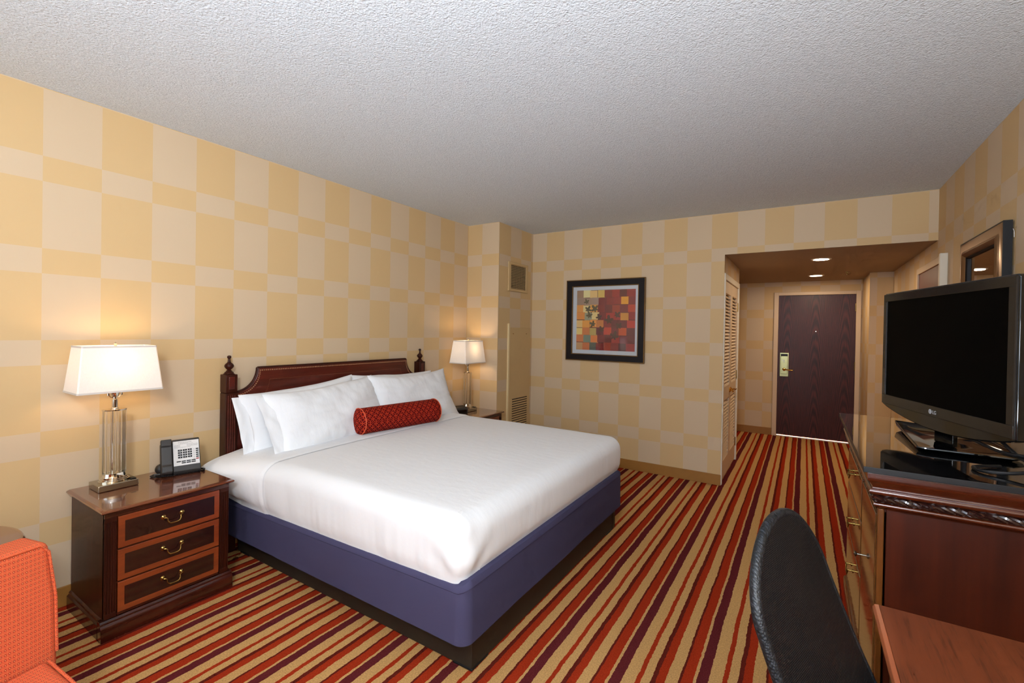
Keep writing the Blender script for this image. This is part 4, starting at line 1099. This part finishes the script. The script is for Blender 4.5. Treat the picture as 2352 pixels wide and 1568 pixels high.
# dished base, squared up with the dresser
b = NB(); Mi = WM(t).inverted()
outl = [(3.600, 2.405), (3.628, 2.385), (3.865, 2.375), (3.905, 2.42), (3.895, 2.74), (3.80, 2.86), (3.640, 2.905), (3.600, 2.915)]
def ringz(sc, z, lift=0.0):
    c = Vector((3.75, 2.63)); out = []
    for x, y in outl:
        p = c+(Vector((x, y))-c)*sc; zz = z+lift*max(0, (y-2.70)/0.2)
        out.append(b.verts.new(Mi @ Vector((p.x, p.y, zz))))
    return out
rr_ = [ringz(0.86, 1.0205), ringz(0.97, 1.026, 0.010), ringz(1.0, 1.034, 0.022), ringz(0.995, 1.038, 0.022), ringz(0.93, 1.034, 0.012), ringz(0.6, 1.030), ringz(0.2, 1.034)]
for A, B_ in zip(rr_, rr_[1:]):
    for k in range(8): b.faces.new((A[k], A[(k+1) % 8], B_[(k+1) % 8], B_[k]))
b.faces.new(rr_[0][::-1]); b.faces.new(rr_[-1])
make('stand_base', b, GLOSSB, t, local=True, smooth=True)
# lettering on the bezel
cu = bpy.data.curves.new('logo', 'FONT'); cu.body = 'LG'; cu.size = 0.021; cu.extrude = 0.0003; cu.align_x = 'LEFT'
tmp = bpy.data.objects.new('tmp', cu); COL.objects.link(tmp); bpy.context.view_layer.update()
me = bpy.data.meshes.new_from_object(tmp.evaluated_get(bpy.context.evaluated_depsgraph_get())); bpy.data.objects.remove(tmp)
# text runs left to right as seen by the viewer (local +y is towards the viewer's right)
Mx = Matrix(((0, 0, 1, 0.0006), (1, 0, 0, -0.006), (0, 1, 0, 0.134), (0, 0, 0, 1)))
me.transform(Mx); me.materials.clear(); me.materials.append(LOGOM)
o = bpy.data.objects.new('logo_letters', me); COL.objects.link(o); o.parent = t
b = NB(); M = Matrix.Translation((0.0002, -0.021, 0.1415)) @ Matrix.Rotation(PI/2, 4, 'Y')
lathe(b, [(0.0098, 0), (0.0098, 0.0008), (0.001, 0.0009)], seg=28, mat=M); ld = make('logo_disc', b, LOGOM, t, local=True)
b = NB(); box(b, 0.0008, 0.0014, -0.0215, -0.0203, 0.137, 0.146); box(b, 0.0008, 0.0014, -0.0203, -0.0175, 0.137, 0.1382); box(b, 0.0008, 0.0014, -0.0250, -0.0236, 0.1435, 0.145); make('logo_marks', b, GREYM, ld, local=True)
# cables hanging behind the screen
for nm, pts, lab in (('power_cable', [(3.80, 2.26, 1.115), (3.83, 2.20, 1.075), (3.86, 2.15, 1.055), (3.80, 2.125, 1.036), (3.73, 2.14, 1.0275), (3.72, 2.20, 1.0265), (3.80, 2.26, 1.0265)], 'black cable looping down to the granite under the television'),
                     ('signal_cable', [(3.74, 2.38, 1.10), (3.79, 2.24, 1.082), (3.84, 2.17, 1.085), (3.92, 2.16, 1.08), (4.02, 2.20, 1.06), (4.06, 2.26, 1.0275)], 'black cable running behind the television towards the right wall'),):
    P_ = [Vector(p) for p in pts]; fine = []
    for i in range(len(P_)-1):
        a0, a1, a2, a3 = P_[max(0, i-1)], P_[i], P_[i+1], P_[min(len(P_)-1, i+2)]
        for k in range(8):
            u = k/8; fine.append(0.5*((2*a1)+(-a0+a2)*u+(2*a0-5*a1+4*a2-a3)*u*u+(-a0+3*a1-3*a2+a3)*u**3))
    fine.append(P_[-1])
    b = NB(); tube(b, fine, 0.0058, 8); o = make(nm, b, BLACKP, smooth=True); tag(o, lab, 'cable')
# ---------------------------------------------------------------- mirror on the right wall
t = thing('wall_mirror', 'bronze framed mirror on the right wall above the television', 'mirror', (XR, 3.655, 1.15))
def yframe(y0, y1, z0, z1, w, x0, x1):
    b = NB()
    for q in (((y0, z0), (y1, z0), (y1-w, z0+w), (y0+w, z0+w)), ((y1, z0), (y1, z1), (y1-w, z1-w), (y1-w, z0+w)), ((y1, z1), (y0, z1), (y0+w, z1-w), (y1-w, z1-w)), ((y0, z1), (y0, z0), (y0+w, z0+w), (y0+w, z1-w))):
        prism(b, list(q), 'x', x0, x1)
    return b
my0, my1, mz0, mz1 = 3.280, 4.030, 1.16, 2.066
def prof_frame(prof):
    """prof: (inset from the outer edge, x) going round the section"""
    b = NB(); cs = [[], [], [], []]; m = len(prof)
    for i, (sy, sz) in enumerate(((0, 0), (1, 0), (1, 1), (0, 1))):
        for d, x in prof:
            cs[i].append(b.verts.new((x, (my1-d) if sy else (my0+d), (mz1-d) if sz else (mz0+d))))
    for i in range(4):
        A, B_ = cs[i], cs[(i+1) % 4]
        for k in range(m): b.faces.new((A[k], A[(k+1) % m], B_[(k+1) % m], B_[k]))
    return b
xf_ = XR-0.004
make('frame', prof_frame([(0.006, XR-0.010), (0.006, XR-0.040), (0.020, XR-0.044), (0.055, XR-0.043), (0.064, XR-0.047), (0.074, XR-0.053), (0.084, XR-0.047), (0.095, XR-0.036), (0.095, XR-0.010)]), BRONZE, t, smooth=True)
make('black_outer_edge', prof_frame([(0.0, XR-0.006), (0.0, XR-0.041), (0.0055, XR-0.0415), (0.0055, XR-0.006)]), BLACKP, t)
make('inner_lip', prof_frame([(0.0955, XR-0.010), (0.0955, XR-0.036), (0.104, XR-0.030), (0.104, XR-0.010)]), BLACKF, t)
b = NB(); box(b, XR-0.0215, XR-0.018, my0+0.10, my1-0.10, mz0+0.10, mz1-0.10); make('mirror_glass', b, MIRROR, t)
b = NB(); tube(b, [(XR-0.006, my0-0.002, 2.020), (XR-0.006, my0-0.016, 2.005), (XR-0.006, my0-0.018, 1.975)], 0.0013, 6); make('hanger_clip', b, WHITEP, t)
b = NB(); box(b, XR-0.006, XR-0.0005, my0+0.03, my1-0.03, mz0+0.03, mz1-0.03); make('backing_board', b, BLACKP, t)
# ---------------------------------------------------------------- writing desk
t = thing('desk', 'walnut topped writing desk along the right wall', 'desk', (3.74, 0.7, 0))
b = NB(); box(b, 3.402, 4.075, -0.35, 1.600, 0.712, 0.739); make('desk_top', b, DESKW, t, bevel=0.002)
b = NB(); prism(b, [(3.390, 0.716), (3.402, 0.712), (3.402, 0.739), (3.392, 0.737), (3.388, 0.730)], 'y', -0.35, 1.600); make('edge_band', b, DESKE, t, bevel=0.001)
b = NB(); box(b, 3.43, 4.07, 1.555, 1.575, 0.62, 0.712); box(b, 3.43, 4.07, -0.32, -0.30, 0.62, 0.712); box(b, 3.43, 3.45, -0.30, 1.555, 0.66, 0.712); box(b, 4.05, 4.07, -0.30, 1.555, 0.62, 0.712); make('apron', b, MAHOG_Y, t, bevel=0.002)
for x in (3.425, 4.02):
    for y in (-0.325, 1.53):
        b = NB(); c = 0.025
        prism(b, [(x, y), (x+2*c, y), (x+2*c, y+2*c), (x, y+2*c)], 'z', 0.0, 0.64); make('leg', b, MAHOG, t, bevel=0.004)
# ---------------------------------------------------------------- office chair
t = thing('office_chair', 'black mesh office chair tucked beside the desk', 'chair', (3.36, 1.08, 0))
def back_pt(s, tt, th=0.0):
    z = 0.50+(1.0859-0.50)*tt; yc = 1.1257
    w_ = 0.1801+0.0076*math.sin(PI*min(1, (1-tt)*0.9+0.05))
    sh = max(0.0, (tt-0.7559)/(1-0.7559)); w_ *= math.sqrt(max(0.0, 1-sh**1.6986))*0.985+0.015
    y = yc+s*w_
    x = 3.1547+(1.12-z)*0.3817-0.013*(s*w_/0.25)**2+0.2676*(y-yc)+0.2271*(z-0.85)**2
    return Vector((x+th, y, z))
NSs, NTt = 40, 70
b = NB(); uvl = b.loops.layers.uv.new('UVMap'); V = {}
for sd, th in ((0, 0.0), (1, -0.012)):
    for i in range(NSs+1):
        for j in range(NTt+1): V[sd, i, j] = b.verts.new(back_pt(-1+2*i/NSs, 1-(1-j/NTt)**1.8, th))
for sd in (0, 1):
    for i in range(NSs):
        for j in range(NTt):
            f = b.faces.new((V[sd, i, j], V[sd, i+1, j], V[sd, i+1, j+1], V[sd, i, j+1]))
            for lp in f.loops: lp[uvl].uv = (lp.vert.co.y, lp.vert.co.z*1.05)
me = bpy.data.meshes.new('mesh_back'); bmesh.ops.recalc_face_normals(b, faces=b.faces); b.transform(WM(t).inverted()); b.to_mesh(me); b.free(); me.materials.append(MESHF)
for p in me.polygons: p.use_smooth = True
o = bpy.data.objects.new('mesh_back', me); COL.objects.link(o); o.parent = t
# padded rim that wraps the outline
tq = [1-(1-j/70)**2.2 for j in range(71)]
rim = [back_pt(-1, q, -0.008) for q in tq]+[back_pt(1, q, -0.008) for q in tq[::-1]]
rim2 = []
for p in rim:
    if not rim2 or (p-rim2[-1]).length > 0.008: rim2.append(p)
b = NB(); rs = [0.017]*len(rim2); tube(b, [p+Vector((0.0, 0, 0)) for p in rim2], 0.010, 12, rs=[0.010]*len(rim2))
make('padded_rim', b, RIMF, t, smooth=True, uvf=lambda c, n: (c.y+c.x, c.z))
b = NB(); tube(b, [(3.215, 1.15, 0.86), (3.225, 1.15, 0.74), (3.27, 1.12, 0.58), (3.36, 1.10, 0.42)], 0.022, 10); make('back_support', b, BLACKP, t, smooth=True)
b = NB(); prism(b, [(3.24, 0.83), (3.60, 0.81), (3.72, 0.86), (3.75, 1.08), (3.72, 1.31), (3.60, 1.36), (3.24, 1.34), (3.21, 1.08)], 'z', 0.43, 0.50); make('seat', b, RIMF, t, bevel=0.025, seg=4, uvf=boxuv)
b = NB(); lathe(b, [(0.03, 0.09), (0.03, 0.26), (0.02, 0.262), (0.02, 0.43)], (3.46, 1.085, 0), 20); make('gas_column', b, BLACKP, t, smooth=True)
for k in range(5):
    a = 2*PI*k/5+0.3; c, s_ = math.cos(a), math.sin(a)
    b = NB(); tube(b, [(3.46+0.02*c, 1.085+0.02*s_, 0.11), (3.46+0.27*c, 1.085+0.27*s_, 0.075)], 0.02, 8, rs=[0.028, 0.016]); lg = make('base_spoke', b, BLACKP, t, smooth=True)
    b = NB(); M = Matrix.Translation((3.46+0.27*c, 1.085+0.27*s_, 0.0275)) @ Matrix.Rotation(a, 4, 'Z') @ Matrix.Rotation(PI/2, 4, 'X'); lathe(b, [(0.027, -0.022), (0.027, 0.022)], seg=18, mat=M); make('caster', b, BLACKP, lg, smooth=True)
# ---------------------------------------------------------------- armchair
AR = R(14)
t = thing('armchair', 'orange armchair patterned with small rings in the near left corner', 'armchair', (1.221, 0.440, 0), AR)
def cushion(nm, x0, x1, y0, y1, z0, z1, bev, taper=0.0, lean=0.0):
    b = NB(); box(b, x0, x1, y0, y1, z0, z1); bmesh.ops.subdivide_edges(b, edges=b.edges[:], cuts=5, use_grid_fill=True)
    for v in b.verts:
        f = (v.co.z-z0)/(z1-z0); v.co.x -= lean*f
        g = (v.co.x-x0)/(x1-x0); c = (y0+y1)/2
        v.co.y = c+(v.co.y-c)*(1-taper*g)
    return b
b = cushion('back', -0.125, 0, -0.60, 0.0, 0.24, 0.775, 0.02, lean=0.012)
for v in b.verts:
    if v.co.y > -0.3: v.co.y += 0.012+0.022*max(0.0, min(1.0, (0.775-v.co.z)/0.2))
make('backrest', b, ORANGE, t, local=True, bevel=0.020, seg=4, uvf=boxuv)
b = cushion('seat', 0.003, 0.56, -0.60, 0.0, 0.20, 0.415, 0.03)
for v in b.verts:
    v.co.y = v.co.y if v.co.y < -0.3 else v.co.y+0.0-0.16*max(0, v.co.x)
make('seat', b, ORANGE, t, local=True, bevel=0.022, seg=4, uvf=boxuv)
b = NB(); tube(b, [(0.001, 0.026, 0.42), (-0.004, 0.024, 0.60), (-0.009, 0.008, 0.745), (-0.013, -0.012, 0.770), (-0.013, -0.575, 0.772)], 0.0042, 8)
tube(b, [(0.02, -0.004, 0.412), (0.25, -0.044, 0.412), (0.53, -0.086, 0.410)], 0.0042, 8)
make('welt_piping', b, ORANGE, t, local=True, smooth=True, uvf=boxuv)
for x, y in ((-0.09, -0.05), (-0.09, -0.55), (0.50, -0.14), (0.50, -0.52)):
    b = NB(); prism(b, [(x-0.02, y-0.02), (x+0.02, y-0.02), (x+0.02, y+0.02), (x-0.02, y+0.02)], 'z', 0, 0.245 if x < 0 else 0.205); make('leg', b, MAHOG, t, local=True, bevel=0.003)
# ---------------------------------------------------------------- round side table
t = thing('side_table', 'round dark wooden side table behind the orange armchair', 'table', (0.537, 0.208, 0))
b = NB(); lathe(b, [(0.285, 0.592), (0.306, 0.597), (0.312, 0.606), (0.306, 0.616), (0.292, 0.620), (0.001, 0.6202)], (0.537, 0.208, 0), 48); o = make('table_top', b, MAHOG_TOP, t, smooth=True)
b = NB(); lathe(b, [(0.25, 0.52), (0.25, 0.592)], (0.537, 0.208, 0), 32); make('apron', b, MAHOG, t, smooth=True)
for k in range(4):
    a = PI/4+PI/2*k; x, y = 0.537+0.225*math.cos(a), 0.208+0.225*math.sin(a)
    b = NB(); prism(b, [(x-0.02, y-0.02), (x+0.02, y-0.02), (x+0.02, y+0.02), (x-0.02, y+0.02)], 'z', 0, 0.592); make('leg', b, MAHOG, t, bevel=0.003)
# ---------------------------------------------------------------- lights
def area(nm, loc, rot, sx, sy, e, col=(1, 1, 1)):
    L = bpy.data.lights.new(nm, 'AREA'); L.shape = 'RECTANGLE'; L.size = sx; L.size_y = sy; L.energy = e; L.color = col
    o = bpy.data.objects.new(nm, L); COL.objects.link(o); o.location = loc; o.rotation_euler = rot; return o
area('window_daylight', ((WX0+WX1)/2, YB-0.12, (WZ0+WZ1)/2), (R(90), 0, 0), WX1-WX0, WZ1-WZ0, 44, (0.80, 0.95, 1.13))
area('added_up_fill', (3.05, -0.8, 0.85), (R(180), 0, 0), 1.2, 1.2, 122, (0.86, 0.97, 1.08))  # added fill aimed up at the ceiling; no such floor lamp stands here
area('added_high_fill', (3.1, -0.6, 2.42), Vector((1.5, -4.0, 1.75)).to_track_quat('Z', 'Y').to_euler(), 0.5, 0.5, 56, (0.90, 0.97, 1.05))  # added fill from above, brightens bed and far wall; has no fixture
area('added_side_fill', (3.72, 0.05, 1.45), Vector((1, -0.50, 0.34)).to_track_quat('Z', 'Y').to_euler(), 0.3, 0.3, 16, (0.88, 0.97, 1.06))  # added unseen fill for the bed's foot; the desk carries no lamp
area('corridor_light', (3.35, YD+0.8, 2.25), (0, 0, 0), 1.6, 0.5, 260, (1.0, 0.97, 0.92))
W = bpy.data.worlds.new('sky'); S.world = W; W.use_nodes = True
W.node_tree.nodes['Background'].inputs[0].default_value = (0.85, 0.92, 1.0, 1); W.node_tree.nodes['Background'].inputs[1].default_value = 1.0
# ---------------------------------------------------------------- camera
F_PX, CYP, YAW, PIT, ROL, CAMX = 1056.64, 766.2, R(32.4054), R(-0.4452), R(0.9988), 3.2156
Fv = Vector((-math.sin(YAW)*math.cos(PIT), math.cos(YAW)*math.cos(PIT), math.sin(PIT)))
Rv = Vector((math.cos(YAW), math.sin(YAW), 0)); Uv = Rv.cross(Fv)
R2 = Rv*math.cos(ROL)+Uv*math.sin(ROL); U2 = R2.cross(Fv)
cam = bpy.data.cameras.new('camera'); co = bpy.data.objects.new('camera', cam); COL.objects.link(co)
co.matrix_world = Matrix(((R2.x, U2.x, -Fv.x, CAMX), (R2.y, U2.y, -Fv.y, 0), (R2.z, U2.z, -Fv.z, 1.47), (0, 0, 0, 1)))
cam.sensor_width = 36; cam.lens = F_PX/2352*36; cam.shift_y = -(784-CYP)/2352; cam.clip_start = 0.02
S.camera = co
vs = S.view_settings; S.display_settings.display_device = 'sRGB'; vs.view_transform = 'Standard'; vs.look = 'None'; vs.gamma = 1; vs.exposure = 0.07; vs.use_curve_mapping = False
S.cycles.max_bounces = 7; S.cycles.diffuse_bounces = 3; S.cycles.glossy_bounces = 4; S.cycles.transmission_bounces = 7; S.cycles.transparent_max_bounces = 10; S.cycles.use_light_tree = False; S.cycles.use_adaptive_sampling = True; S.cycles.adaptive_threshold = 0.07; S.cycles.adaptive_min_samples = 12; S.cycles.use_denoising = True; S.cycles.caustics_reflective = False; S.cycles.caustics_refractive = False; S.cycles.sample_clamp_indirect = 4
